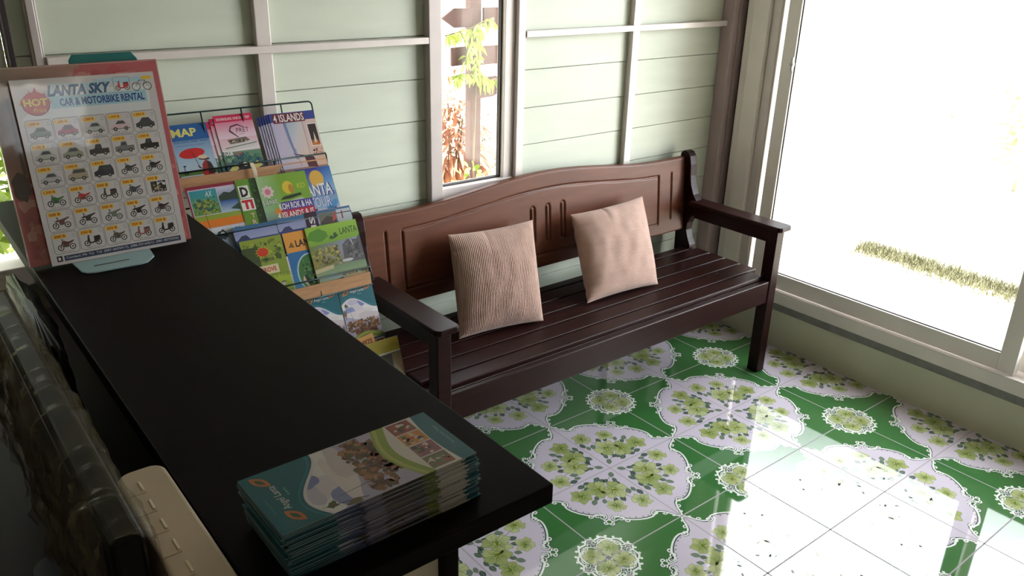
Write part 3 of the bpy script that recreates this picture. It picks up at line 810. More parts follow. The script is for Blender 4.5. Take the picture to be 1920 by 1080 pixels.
# dark flat panel wrapped in clear crinkled film
mon = thing('monitor', (-1.545, -.53, .72), 'dark flat monitor wrapped in crinkled clear film behind the counter', 'monitor')
M_scr = mat('dark_screen', L(34, 8, 10), .3, var=.2)
obj('casing', MB().box(-1.560, -1.530, -.86, -.17, .765, 1.045), M_black, mon, .006, 3)
obj('screen', MB().box(-1.5615, -1.5602, -.83, -.185, .785, 1.03), M_scr, mon)
b = MB().box(-1.552, -1.536, -.56, -.46, .724, .77); b.prism(rounded_rect(-1.60, -1.522, -.62, -.40, .03), 'Z', .7205, .727); obj('stand', b, M_black, mon, .002)
# film: closed loop section around the casing, swept along it, with folds
def film_mat():
    m, t, bs = nt('clear_film')
    bs.inputs['Base Color'].default_value = (*L(112, 104, 76), 1); bs.inputs['Roughness'].default_value = .07
    tr = t.nodes.new('ShaderNodeBsdfTransparent'); mx = t.nodes.new('ShaderNodeMixShader')
    lw = t.nodes.new('ShaderNodeLayerWeight'); f = t.nodes.new('ShaderNodeMath'); f.operation = 'MULTIPLY_ADD'; f.inputs[1].default_value = .32; f.inputs[2].default_value = .02
    t.links.new(lw.outputs['Facing'], f.inputs[0]); t.links.new(f.outputs[0], mx.inputs[0])
    o = t.nodes['Material Output']
    t.links.new(tr.outputs[0], mx.inputs[1]); t.links.new(bs.outputs[0], mx.inputs[2]); t.links.new(mx.outputs[0], o.inputs[0])
    return m
M_film = film_mat()
b = MB(); rows = []
for i in range(241):
    y = -.885 + .735 * i / 240
    row = []
    sec = []
    for k in range(15): sec.append((-1.526, .775 + .27 * k / 14, 1, 0))
    for k in range(9): sec.append((-1.545 + .0190 * math.cos(PI * k / 8), 1.047 + .012 * math.sin(PI * k / 8), math.cos(PI * k / 8), math.sin(PI * k / 8)))
    for k in range(15): sec.append((-1.564, 1.045 - .27 * k / 14, -1, 0))
    for j, (x, zz, nx, nz) in enumerate(sec):
        q = Vector((y * 9 + zz * 5, zz * 14 - y * 4, x * 3))
        d = ((1 - abs(noise.noise(q))) ** 6 * .016 + (1 - abs(noise.noise(q * 2.6 + Vector((3, 1, 7))))) ** 8 * .008) * (.25 if nx > .3 else 1) + .001
        row.append((x + nx * d, y, zz + nz * d * .8))
    rows.append(row)
b.grid(rows)
obj('film_wrap', b, M_film, mon)

# crumpled black bag behind the far end of the ledge
b = MB(); rows = []
for i in range(41):
    v = i / 40; row = []
    for j in range(61):
        a = 2 * PI * j / 60
        rx, ry = .030 * (1 - .35 * v ** 3), .27 * (1 - .3 * v ** 2)
        q = Vector((math.cos(a) * 2.2, math.sin(a) * 2.2, v * 3.5))
        d = 1 + .28 * noise.noise(q) + .16 * noise.noise(q * 2.4)
        if v > .985: d *= .25
        x = -1.4945 + rx * d * math.cos(a); y = -.08 + ry * d * math.sin(a)
        row.append((max(-1.520, min(x, -1.4665)), y, .7205 + .255 * v))
    rows.append(row)
b.grid(rows); b.add([Vector(p) for p in rows[-1][:-1]], [tuple(range(60))], True); b.add([Vector(p) for p in rows[0][:-1]], [tuple(range(60))[::-1]], True)
bag = obj('plastic_bag', b, mat('black_bag_plastic', L(16, 18, 16), .3, ior=1.3)); tag(bag, 'crumpled black plastic bag behind the far end of the counter', 'bag')

# ------------------------------------------------------------------ brochure rack: stepped wire stand
M_print_gloss = printed('laminated_print', .30, coat=.9, bump=.25)
RX0, RX1 = -1.105, -.656
TIER = [(.540, 1.000, 28, .611, 1.103), (.411, .868, 28, .482, .976), (.319, .735, 25, .388, .848), (.250, .560, 23, .330, .695), (.165, .455, 20, .215, .568)]
rack = thing('brochure_rack', (-.88, .40, 0), 'stepped dark green wire rack full of travel brochures beside the counter', 'rack')
b = MB()
# rear frame with rounded top corners, legs and base
def fil(pts, r=.012, n=4):
    out = [Vector(pts[0])]
    for i in range(1, len(pts) - 1):
        p = Vector(pts[i]); a = (Vector(pts[i - 1]) - p).normalized(); c = (Vector(pts[i + 1]) - p).normalized()
        s, e = p + a * r, p + c * r
        for k in range(n + 1):
            t = k / n; out.append(s * (1 - t) ** 2 + p * 2 * t * (1 - t) + e * t * t)
    out.append(Vector(pts[-1])); return out
WR = .0022
b.tube(fil([(RX1, .55, .93), (RX1, .612, 1.131), (RX0, .612, 1.131), (RX0, .55, .93)]), WR, 8)
for x in (-.745, -.855, -.960): b.tube([(x, .612, 1.131), (x, .548, .925)], WR * .8, 6)
for x in (-.70, -1.07):
    b.tube(fil([(x, .548, .925), (x, .575, .30), (x, .600, .004), (x, .13, .004), (x, .150, .36), (x, .245, .40)], .02), .004, 8)
    b.tube([(x, .540, .90), (x, .410, .76), (x, .315, .62), (x, .245, .46), (x, .16, .35)], .003, 6)
b.tube([(-.70, .60, .004), (-1.07, .60, .004)], .004, 8); b.tube([(-.70, .13, .004), (-1.07, .13, .004)], .004, 8)
obj('frame', b, M_wire, rack)
for i, (yw, zw, ln, yt, zt) in enumerate(TIER):
    b = MB(); s, c = math.sin(R(ln)), math.cos(R(ln))
    hp = .172 if i == 2 else .214
    yb, zb = yt - hp * s + .004, zt - hp * c # bottom of the pocket (rear)
    def back(z): return yt + (z - zt) * s / c + .010
    zl = zb - .003
    b.tube(fil([(RX1, back(zw), zw), (RX1, yw, zw), (RX1, yw - .012, zl)], .010), WR, 8)
    b.tube(fil([(RX0, back(zw), zw), (RX0, yw, zw), (RX0, yw - .012, zl)], .010), WR, 8)
    b.tube([(RX1 - .002, yw, zw), (RX0 + .002, yw, zw)], WR, 8)
    b.tube([(RX1, yw - .012, zl), (RX0, yw - .012, zl)], WR, 8); b.tube([(RX1, yb + .012, zl), (RX0, yb + .012, zl)], WR, 8)
    for x in (RX1, RX0, -.806, -.956):
        b.tube([(x, yw - .012, zl), (x, yb + .012, zl)], WR, 6)
    pk = obj('wire_pocket', b, M_wire, rack)
    for x in (-.806, -.956): obj('divider', MB().tube([(x, yw - .0005, zw), (x, yw - .0125, zl)], WR * .8, 6), M_wire, pk)
    if i in (0, 2):
        obj('shelf_strip', MB().prism([(yw - .0035, zw - .012), (yw - .0065, zw - .012), (yw - .0125, zw - .044), (yw - .0095, zw - .044)], 'X', RX0 + .004, RX1 - .003), M_tan, rack, .0006)
b = MB(); rows = []
for k in range(8):
    t = k / 7; rows.append([(-.872 + dx + .004 * math.sin(t * 3), .529 - .006 * math.sin(t * 3.1) - .010 * t, 1.004 - .05 * t) for dx in (-.005, .005)])
b.grid(rows); b.grid([[(x, y + .0006, z) for x, y, z in r] for r in rows], True, True)
obj('paper_tag', b, mat('cream_paper', L(214, 200, 176), .7), rack)

# ------------------------------------------------------------------ brochure art (millimetres)
W = L(236, 236, 236); K = L(24, 22, 24); EDGE = L(226, 224, 220)
def leaf_logo(A, x, y, s, rot, col, z=3):
    def T(px, py): return (x + s * (px * math.cos(rot) - py * math.sin(rot)), y + s * (px * math.sin(rot) + py * math.cos(rot)))
    a = [T(-1 + 2 * t / 8, .42 * math.sin(PI * t / 8) ** .8) for t in range(9)] + [T(1 - 2 * t / 8, -.42 * math.sin(PI * t / 8) ** .8) for t in range(1, 8)]
    A.poly(a, col, z)
    c = [T(-.55 + 1.1 * t / 6, .2 * math.sin(PI * t / 6)) for t in range(7)] + [T(.55 - 1.1 * t / 6, -.2 * math.sin(PI * t / 6)) for t in range(1, 6)]
    A.poly(c, L(60, 96, 62), z + .6)
def angel_art(w=100, h=214):
    A = Art(.02); x0 = -w / 2
    TE = L(16, 104, 118); TE2 = L(30, 128, 140)
    A.grad(x0, 0, w, h, L(196, 186, 202), L(168, 166, 206), 1)
    # clouds
    for i, (x, y, rx, ry, c) in enumerate([(-30, 160, 30, 18, W), (5, 150, 34, 20, L(224, 216, 226)), (30, 138, 26, 20, W), (-10, 168, 22, 12, L(206, 200, 222)), (-34, 140, 22, 12, L(150, 158, 206)), (26, 166, 24, 10, L(140, 146, 200)), (-4, 130, 40, 12, L(232, 222, 224)), (10, 160, 14, 9, L(132, 142, 200)), (20, 120, 34, 12, L(216, 206, 212))]):
        q = []
        for k in range(18):
            a = 2 * PI * k / 18; rr = 1 + .18 * math.sin(3 * a + i)
            q.append((max(x0, min(-x0, x + rx * rr * math.cos(a))), y + ry * rr * math.sin(a)))
        A.poly(q, c, 1.3 + i * .12)
    # palm and masts
    A.line([(-46, 124), (-40, 150), (-36, 172)], [1.4, .5], L(70, 60, 66), 2.6); A.blob(-38, 158, 6, 5, L(92, 96, 66), 2.7, 4, 12, .5); A.blob(-46, 138, 4, 8, L(120, 104, 76), 2.7, 6, 12, .5)
    A.line([(-26, 108), (-30, 150)], [1.2, .4], L(84, 72, 76), 2.6)
    # trees / thatched huts
    A.speckle(x0, 84, w, 34, [L(108, 70, 48), L(146, 96, 62), L(84, 58, 42), L(176, 122, 80), L(96, 92, 54)], 220, 5, 2.2, 3)
    A.speckle(x0 + 20, 72, w - 30, 20, [L(122, 72, 48), L(160, 104, 66), L(70, 50, 40)], 90, 5, 2.4, 6)
    # green wave
    gw = [(x0 + w * t / 12, 66 + 12 * math.sin(t / 12 * PI * 1.15 - .2) + 6 * t / 12) for t in range(13)]
    A.poly(gw + [(-x0, 50), (x0, 50)], L(150, 170, 64), 3.4)
    A.line([(x, y - 5) for x, y in gw], 4, L(186, 190, 100), 3.6)
    # photo strip on pale
    pw = [(x0 + w * t / 12, 52 + 12 * math.sin(t / 12 * PI * 1.15 - .2) + 4 * t / 12) for t in range(13)]
    A.poly(pw + [(-x0, 10), (x0, 10)], L(228, 220, 212), 4)
    cols = [L(120, 112, 84), L(150, 96, 110), L(214, 140, 70), L(150, 70, 64)]
    for k in range(4):
        x = x0 + 3 + k * 24.2
        A.rect(x, 24, 22.4, 27, cols[k], 4.3)
        A.speckle(x, 24, 22.4, 27, [L(70, 60, 52), L(226, 210, 190), cols[k], L(188, 84, 70), L(120, 132, 84)], 26, 4, 4.5, 30 + k)
    A.poly([(x0 + w * t / 10, 18 + 5 * math.sin(t / 10 * PI)) for t in range(11)] + [(-x0, 0), (x0, 0)], TE, 5)
    A.text(0, 6, 3, 'Koh Lanta, Krabi, Thailand', L(140, 190, 196), 6, al='C')
    # teal head with the white wave
    wv = [(x0 + w * t / 24, 160 + 16 * math.sin(t / 24 * PI * 1.5 + .1) - 6 * t / 24) for t in range(25)]
    A.poly([(x, y) for x, y in wv] + [(-x0, h), (x0, h)], TE, 5)
    A.line([(x, y + 6) for x, y in wv], [2.2] * 25, TE2, 5.4)
    A.line(wv, 3.2, L(232, 226, 234), 5.6)
    A.text(2, 187, 9.5, 'Angel Lanta', W, 6, w=42, al='C', shear=.12)
    A.text(8, 181.5, 3.2, 'Bungalow', L(150, 206, 210), 6, al='C', shear=.2)
    A.text(-6, 204, 3, 'Klong Khong Beach', L(70, 150, 160), 6, al='C')
    leaf_logo(A, -31, 192, 13, .5, L(206, 122, 76), 6); leaf_logo(A, 35, 198, 13, .55, L(206, 122, 76), 6)
    return A
def sheet(A, name, w, h, t=2.1, e=None, e2=None, cut=0):
    if cut: A.crop(cut); h -= cut
    return A.mesh(name, M_print, (w, h, t, e or EDGE, e2 or e or EDGE))
TEAL_E = L(20, 88, 98)
me_angel = angel_art().mesh('leaflet', M_print, (100, 214, 2.1, L(206, 210, 210), TEAL_E), bands=[(0, 14, TEAL_E), (14, 50, L(196, 188, 178)), (50, 66, L(90, 104, 50)), (66, 84, L(48, 50, 36)), (84, 112, L(62, 48, 40)), (112, 134, L(110, 106, 130)), (134, 160, L(50, 62, 110)), (160, 214, TEAL_E)])

def map_art():
    A = Art(.02); w, h = 95, 210; x = -w / 2
    A.grad(x, 60, w, h - 60, L(206, 224, 234), L(30, 110, 176), 1); A.grad(x, 0, w, 60, L(60, 110, 54), L(190, 212, 220), 1)
    A.rect(x, 168, w, 42, L(24, 92, 160), 1.5)
    A.text(-12, 178, 21, 'MAP', L(232, 220, 120), 3, w=62, al='C', bold=.03)
    A.text(0, 162, 4.5, 'KOH LANTA  KRABI  TRANG', L(16, 54, 110), 3, w=84, al='C', bold=.01)
    A.text(-4, 153, 4, 'free tourist map and guide', L(30, 76, 130), 3, w=70, al='C')
    A.rect(x, 78, w, 12, L(86, 122, 52), 2)
    A.ell(-6, 134, 32, 13, L(206, 30, 34), 3, 22, .08); A.line([(-6, 140), (4, 98)], 1.4, K, 3.2)
    A.ell(18, 122, 12, 5, L(232, 206, 168), 3.6, 14, -.1); A.ell(20, 117, 14, 3.4, L(64, 40, 32), 3.5, 14, -.1)
    A.poly([(8, 78), (12, 104), (22, 114), (34, 106), (38, 78)], L(150, 36, 34), 3.3); A.poly([(22, 78), (26, 112), (34, 106), (42, 78)], L(60, 30, 32), 3.5)
    A.poly([(8, 96), (-1, 103), (2, 95), (12, 90)], L(96, 40, 34), 3.6)
    A.poly([(8, 60), (10, 86), (36, 86), (40, 60)], L(190, 26, 34), 3.4)
    A.line([(-34, 84), (-33, 102)], 2, L(30, 50, 70), 3); A.ell(-32, 103, 4, 2, L(30, 50, 70), 3); A.ell(-32, 84, 6, 4, L(40, 70, 50), 3)
    return sheet(A, 'brochure', w, h, 1.6)
def pink_art():
    A = Art(.02); w, h = 101, 212; x = -w / 2
    A.grad(x, 112, w, h - 112, L(238, 226, 230), L(220, 50, 120), 1); A.grad(x, 150, w, 62, L(238, 214, 226), L(214, 36, 108), 1.2)
    A.rect(x, 193, w, 19, L(206, 24, 84), 1.6)
    A.text(0, 198, 7, 'SNORKELING ONE DAY TRIP', W, 3, w=88, al='C', bold=.01)
    A.line([(-18, 168), (-12, 180), (6, 184), (22, 176)], [3, 4, 4, 2], L(74, 26, 70), 3); A.line([(-18, 170), (2, 150)], [5, 2], L(60, 20, 60), 3)
    A.text(0, 163, 12, 'PRET', L(60, 24, 60), 3, w=34, shear=.05); A.text(6, 157, 3, 'speed boat', L(120, 90, 110), 3)
    # speedboat
    A.poly([(-44, 122), (-34, 118), (34, 122), (48, 136), (20, 138), (-20, 132)], L(216, 216, 214), 3); A.line([(-40, 124), (46, 133)], 2, L(96, 90, 88), 3.3)
    A.poly([(-24, 134), (-30, 146), (20, 150), (30, 140), (12, 136)], L(112, 104, 96), 3.2); A.speckle(-24, 136, 46, 10, [L(70, 60, 52), L(196, 170, 140), L(40, 40, 44)], 24, 3.6, 3.5, 8)
    A.grad(x, 62, w, 52, L(24, 60, 96), L(110, 152, 120), 2); A.grad(x, 0, w, 62, L(16, 38, 76), L(24, 60, 96), 2)
    A.line([(x, 114), (-x, 121)], 1.5, W, 3)
    A.speckle(x, 70, w, 42, [L(70, 128, 92), L(46, 96, 108), L(132, 166, 140), L(30, 70, 110)], 60, 9, 2.3, 12)
    A.poly([(-46, 66), (-26, 82), (-18, 70), (-30, 62)], L(232, 220, 130), 3.4); A.poly([(10, 70), (34, 84), (46, 70), (24, 62)], L(226, 210, 120), 3.4); A.ell(-4, 74, 16, 12, L(40, 40, 44), 3.4); A.ell(0, 78, 6, 6, L(214, 200, 190), 3.6)
    A.text(-36, 104, 15, 'TOUR', W, 4, w=26, al='C', bold=.05); A.text(-36, 102, 15, 'TOUR', K, 3.6, w=28, al='C', bold=.08); A.text(-10, 104, 9, 'sale', L(206, 40, 40), 4, al='C', shear=.2)
    return sheet(A, 'brochure', w, h, 1.6, L(190, 40, 80), L(120, 26, 56))
def island_art():
    A = Art(.02); w, h = 128, 210; x = -w / 2
    A.gradq([(x, 0), (-x, 0), (-x, h), (x, h)], [L(196, 190, 216), L(226, 176, 140), L(222, 190, 176), L(188, 184, 216)], 1)
    A.gradq([(-34, 70), (26, 70), (20, 186), (-30, 186)], [L(206, 196, 206), L(230, 198, 176), L(206, 204, 206), L(150, 184, 206)], 1.5)
    A.rect(x, 186, w, 24, L(46, 64, 146), 2); A.rect(x + 8, 182, 90, 26, L(110, 26, 44), 2.4)
    A.text(x + 10, 185, 21, '4 ISLANDS', W, 4, w=86, bold=.015)
    A.poly([(-32, 186), (-24, 186), (-20, 130), (-14, 80), (-20, 80), (-27, 130)], L(126, 130, 176), 2.2); A.line([(24, 180), (22, 84)], 1.2, L(150, 110, 96), 2.4); A.line([(-16, 110), (-10, 60)], 1.2, L(120, 110, 150), 2.4)
    A.poly([(-30, 98), (30, 82), (34, 72), (4, 84)], L(60, 34, 48), 3); A.poly([(4, 84), (32, 78), (36, 52), (8, 56)], L(90, 36, 46), 3); A.rect(x, 40, w, 16, L(150, 120, 110), 2.5); A.rect(x, 0, w, 42, L(52, 70, 60), 2.6)
    A.rect(34, 110, 28, 64, W, 3); A.rect(36, 112, 24, 60, L(46, 28, 26), 3.3); A.gradq([(36, 112), (60, 112), (60, 130), (36, 128)], [L(226, 140, 50), L(200, 110, 40), L(70, 36, 28), L(120, 60, 36)], 3.6); A.poly([(44, 120), (52, 120), (49, 150)], L(226, 206, 190), 3.8)
    A.speckle(30, 82, 32, 24, [L(126, 60, 36), L(190, 120, 70), L(60, 36, 30), L(226, 180, 150)], 30, 4, 3.2, 14)
    return sheet(A, 'brochure', w, h, 1.5, L(214, 214, 224), L(120, 128, 170))
def collage_art():
    A = Art(.02); w, h = 122, 205; x = -w / 2
    A.rect(x, 0, w, h, L(150, 36, 60), 1); A.rect(x + 4, 0, w - 4, h - 8, L(206, 196, 216), 1.3)
    A.grad(x + 6, 132, 66, 62, L(96, 150, 60), L(40, 150, 170), 2); A.speckle(x + 6, 132, 66, 44, [L(58, 110, 50), L(150, 160, 60), L(40, 96, 90), L(176, 170, 80)], 80, 6, 2.2, 5)
    A.text(x + 52, 176, 14, 'AX', W, 3.4, w=18, al='C', shear=.3)
    A.grad(x + 74, 150, 46, 40, L(46, 70, 66), L(190, 196, 226), 2); A.poly([(x + 74, 172), (x + 90, 182), (x + 104, 178), (x + 120, 186), (x + 120, 160), (x + 74, 160)], L(52, 68, 60), 2.3)
    A.grad(x + 74, 126, 46, 34, L(190, 210, 224), L(30, 90, 170), 2.5); A.poly([(x + 96, 138), (x + 120, 150), (x + 120, 132)], L(46, 80, 66), 2.8)
    A.rect(x + 4, 118, w - 4, 12, L(150, 170, 60), 2.6); A.rect(x + 4, 98, w - 4, 20, L(232, 130, 36), 2.7); A.line([(x + 30, 166), (x + 34, 96)], 1.6, L(150, 70, 30), 3)
    A.grad(x + 36, 30, w - 40, 66, L(60, 120, 160), L(216, 222, 226), 2.6); A.blob(x + 60, 76, 12, 13, L(46, 56, 70), 3, 3, 14, .3); A.blob(x + 98, 78, 12, 12, L(30, 60, 100), 3, 5, 14, .3); A.ell(x + 60, 80, 5, 4, L(206, 216, 224), 3.3); A.ell(x + 100, 82, 5, 4, L(206, 216, 226), 3.3)
    A.rect(x + 4, 0, w - 4, 30, L(70, 150, 170), 2.7)
    return sheet(A, 'brochure', w, h, 1.6)
def di_art():
    A = Art(.02); w, h = 54, 208; x = -w / 2
    A.rect(x, 0, w, h, L(104, 150, 44), 1); A.gradq([(4, 0), (-x, 0), (-x, h), (8, h)], [L(30, 52, 24), L(20, 36, 18), L(30, 60, 24), L(44, 84, 30)], 1.4); A.speckle(8, 6, 18, 190, [L(20, 34, 18), L(60, 100, 40), L(34, 60, 28)], 60, 5, 1.7, 4)
    A.rect(x + 4, 160, 26, 32, W, 2.5); A.text(x + 7, 163, 26, 'D', K, 3, w=20, bold=.05); A.rect(x + 2, 128, 34, 30, W, 2.5); A.text(x + 4, 131, 24, 'TI', L(206, 30, 40), 3, w=28, bold=.06)
    for i, ch in enumerate('TRIPS'): A.text(x + 24, 108 - i * 17, 12, ch, L(226, 190, 176) if i < 2 else W, 3, w=11, al='C', bold=.02)
    return sheet(A, 'brochure', w, h, 1.6)
def lds_art():
    A = Art(.02); w, h = 135, 208; x = -w / 2
    A.rect(x, 0, w, h, L(128, 172, 52), 1); A.gradq([(x, 60), (x + 70, 60), (x + 60, 120), (x, 120)], [L(76, 62, 150), L(120, 80, 130), L(150, 180, 90), L(150, 190, 150)], 1.4); A.rect(x, 0, w, 62, L(76, 62, 150), 1.2); A.gradq([(x, 120), (x + 60, 120), (x + 60, h), (x, h)], [L(150, 190, 150), L(128, 172, 52), L(128, 172, 52), L(176, 206, 150)], 1.3)
    for k in range(8):
        a = k * PI / 4; A.ell(x + 22 + 9 * math.cos(a), 166 + 9 * math.sin(a), 8, 5, L(232, 206, 206), 2.2 + k * .05, 10, a)
    A.ell(x + 22, 166, 8, 8, L(216, 130, 150), 3, 12)
    A.text(x + 22, 132, 14, 'LDS', W, 3, w=34, al='C', bold=.05); A.text(x + 22, 132, 14, 'LDS', L(40, 84, 40), 3.4, w=31, al='C')
    A.ell(10, 170, 15, 17, L(226, 196, 60), 2.4); A.ell(18, 166, 7, 12, L(190, 140, 44), 2.6); A.text(36, 164, 13, 'KD', L(206, 206, 60), 3, w=22)
    A.poly([(-18, 140), (-6, 148), (40, 152), (44, 146), (10, 140)], L(40, 54, 40), 2.6); A.poly([(-10, 132), (40, 140), (48, 134), (0, 126)], L(190, 196, 190), 2.6)
    A.rect(-20, 112, 88, 22, L(70, 60, 150), 2.7); A.rect(-24, 86, 92, 26, L(190, 30, 70), 2.75); A.rect(-14, 62, 82, 25, L(206, 30, 60), 2.78); A.ell(-28, 112, 14, 9, L(214, 140, 60), 2.6)
    A.text(-26, 114, 17, 'KOH ROK & HA', W, 4, w=90, bold=.02); A.text(-36, 91, 17, '4 ISLANDS & IS', W, 4, w=100, bold=.02); A.text(-52, 66, 17, 'KOH PHI PHI & HI', L(250, 226, 206), 4, w=116, bold=.01)
    A.grad(x, 0, w, 58, L(60, 110, 150), L(110, 140, 190), 2.9)
    return sheet(A, 'brochure', w, h, 1.6)
def lanta_art():
    A = Art(.02); w, h = 100, 208; x = -w / 2
    A.grad(x, 92, w, h - 92, L(150, 186, 216), L(36, 44, 150), 1); A.rect(x, 0, w, 96, L(216, 210, 222), 1.2); A.gradq([(10, 140), (-x, 140), (-x, h), (10, h)], [L(120, 170, 216), L(150, 190, 220), L(40, 110, 190), L(36, 60, 160)], 1.3)
    A.ell(4, 178, 20, 23, L(224, 178, 76), 2.5)
    A.text(0, 130, 34, 'LANTA', L(30, 46, 140), 3, w=88, al='C', bold=.03); A.text(-2, 132, 32, 'LANTA', W, 3.5, w=84, al='C', bold=.02)
    A.text(0, 100, 27, 'TOUR', L(60, 90, 170), 3, w=62, al='C', bold=.03); A.text(-1, 101, 26, 'TOUR', L(226, 226, 240), 3.5, w=59, al='C')
    for p in ((30, 100, 12), (18, 92, 9), (40, 110, 8)): A.blob(p[0], p[1], p[2], p[2], L(80, 150, 206), 2.8, int(p[2]), 10, .3)
    A.poly([(x, 66), (-20, 70), (10, 76), (26, 82), (50, 78), (50, 56), (x, 56)], L(40, 56, 66), 3); A.poly([(-26, 70), (-22, 98), (-16, 98), (-18, 70)], L(70, 40, 50), 3.2); A.poly([(28, 80), (34, 96), (46, 90), (48, 78)], L(50, 36, 40), 3.2)
    return sheet(A, 'brochure', w, h, 1.6)
def low_art(kind):
    A = Art(.02); w, h = {0: (112, 92), 1: (76, 92), 2: (132, 94)}[kind]; x = -w / 2
    A.grad(x, 0, w, h, L(40, 96, 130), L(120, 132, 176), 1); A.rect(x, 82, w, 10, L(60, 110, 150), 1.4)
    A.grad(x, 58, w, 24, L(170, 176, 212), L(140, 150, 200), 1.5)
    if kind < 2:
        A.poly([(x + 6, 58), (x + 18, 68), (x + 30, 69), (x + 38, 58)], L(60, 66, 106), 2); A.rect(x, 50, w, 8, L(60, 76, 146), 2)
    else:
        A.rect(x, 0, 34, h, L(60, 30, 50), 2); A.text(x + 25, 52, 15, 'IS', W, 3, w=30, rot=PI / 2, al='L', bold=.02)
        A.rect(x + 38, 44, 50, 42, L(120, 116, 104), 2.2); A.poly([(x + 38, 60), (x + 60, 76), (x + 86, 70), (x + 86, 46), (x + 38, 46)], L(76, 66, 60), 2.5); A.poly([(x + 74, 58), (x + 88, 66), (x + 88, 84), (x + 78, 80)], L(190, 90, 80), 2.7)
        A.grad(x + 90, 44, 40, 44, L(150, 170, 160), L(206, 210, 220), 2.3); A.line([(x + 104, 62), (x + 105, 84)], 4, L(140, 60, 96), 2.8)
    return sheet(A, 'brochure', w, h, 1.4)
def greensun_art():
    A = Art(.02); w, h = 107, 208; x = -w / 2
    A.grad(x, 0, w, h, L(120, 150, 50), L(150, 166, 60), 1); A.speckle(x, 140, w, 68, [L(110, 130, 44), L(170, 180, 70), L(70, 96, 40), L(140, 160, 60)], 70, 8, 1.3, 3)
    A.rect(x, 128, 40, 60, L(60, 80, 36), 2.4)
    for k in range(12):
        a = k * PI / 6; A.line([(-2 + 12 * math.cos(a), 172 + 9 * math.sin(a)), (-2 + 20 * math.cos(a), 172 + 15 * math.sin(a))], [4, .5], L(226, 190, 60), 2.8)
    A.ell(-2, 172, 14, 11, L(214, 60, 30), 3); A.text(0, 148, 8, 'SUNRISE', L(40, 60, 30), 3, w=46, al='C', bold=.02)
    A.rect(x, 116, 82, 22, L(232, 214, 176), 2.6); A.text(x + 6, 121, 12, 'MANGROVE', L(190, 70, 60), 3.2, w=70, bold=.03); A.text(4, 104, 8, 'ECO TOURS', L(50, 70, 30), 3, w=52, shear=.2)
    A.grad(x, 70, w, 40, L(150, 176, 50), L(176, 196, 60), 1.7); A.speckle(x + 36, 30, 60, 66, [L(70, 66, 50), L(196, 190, 170), L(40, 40, 34), L(110, 104, 84)], 70, 6, 2.2, 9); A.speckle(x, 30, 40, 60, [L(50, 96, 40), L(100, 150, 56)], 30, 6, 2.2, 10)
    return sheet(A, 'brochure', w, h, 1.6, cut=h - 168)
def orange_art():
    A = Art(.02); w, h = 99, 210; x = -w / 2
    A.rect(x, 0, w, h, L(40, 110, 170), 1); A.rect(x, 158, w, 52, L(232, 160, 66), 1.6); A.text(x + 28, 170, 18, 'LANTA', K, 3, w=64, bold=.03); A.poly([(x + 8, 172), (x + 18, 186), (x + 24, 170)], L(130, 90, 40), 3)
    A.grad(x, 0, w, 120, L(90, 176, 206), L(40, 110, 170), 1.3)
    A.ell(4, 98, 40, 52, L(176, 206, 220), 2.2, 28); A.ell(6, 98, 38, 49, L(64, 120, 56), 2.5, 28)
    A.speckle(-22, 64, 54, 72, [L(40, 90, 40), L(96, 150, 70), L(30, 60, 40), L(190, 190, 150)], 70, 7, 2.7, 4); A.poly([(-26, 80), (-10, 60), (-20, 96)], L(216, 196, 170), 3.6)
    return sheet(A, 'brochure', w, h, 1.6, cut=h - 168)
def lantagreen_art():
    A = Art(.02); w, h = 147, 210; x = -w / 2
    A.grad(x, 160, w, 50, L(126, 170, 56), L(150, 196, 60), 1); A.blob(x + 30, 186, 30, 16, L(90, 146, 46), 1.3, 4, 14, .2)
    A.text(20, 178, 17, 'LANTA', L(40, 76, 30), 3, w=50, bold=.01); A.blob(6, 178, 6, 8, L(40, 84, 36), 3, 2, 12, .4); A.blob(-6, 174, 6, 5, L(60, 96, 40), 3, 6, 12, .4)
    A.gradq([(x, 96), (-x, 100), (-x, 164), (x, 160)], [L(150, 140, 70), L(120, 124, 130), L(150, 156, 200), L(110, 130, 60)], 1.6)
    A.speckle(x, 98, 84, 58, [L(150, 140, 66), L(110, 110, 50), L(190, 176, 100), L(90, 84, 44), L(130, 140, 70)], 150, 6, 2, 8)
    A.poly([(-x, 100), (14, 104), (18, 150), (34, 162), (60, 158), (-x, 170)], L(92, 92, 98), 3); A.speckle(24, 104, 48, 50, [L(80, 80, 84), L(120, 118, 120), L(66, 66, 70)], 50, 7, 3.2, 2); A.line([(44, 160), (50, 142)], [3, 1], L(206, 206, 216), 4.2)
    A.grad(x, 62, w, 38, L(160, 176, 140), L(120, 150, 110), 2.2); A.poly([(x, 98), (-20, 104), (-20, 94), (x, 88)], L(206, 190, 150), 3); A.ell(24, 108, 16, 4, L(206, 210, 210), 4); A.poly([(x + 10, 68), (x + 50, 84), (x + 80, 66)], L(150, 170, 166), 3)
    A.grad(x, 0, w, 62, L(90, 80, 70), L(150, 126, 96), 2.3); A.blob(-10, 58, 26, 8, L(40, 46, 46), 3.2, 4, 14, .3); A.rect(14, 44, 60, 24, L(190, 160, 120), 3); A.speckle(-6, 66, 78, 14, [L(120, 84, 60), L(70, 90, 50), L(190, 120, 90)], 40, 4, 3.6, 3); A.ring(46, 52, 12, 1.4, L(70, 50, 40), 4)
    return sheet(A, 'brochure', w, h, 1.6, cut=h - 168)
def breeze_art():
    A = Art(.02); w, h = 62, 190; x = -w / 2
    A.rect(x, 0, w, h, L(224, 164, 96), 1); A.text(2, 166, 13, 'BREEZE', L(110, 56, 36), 3, w=46, al='C', bold=.03); A.rect(x, 0, w, 150, L(190, 120, 70), 1.4)
    return sheet(A, 'brochure', w, h, 1.6)
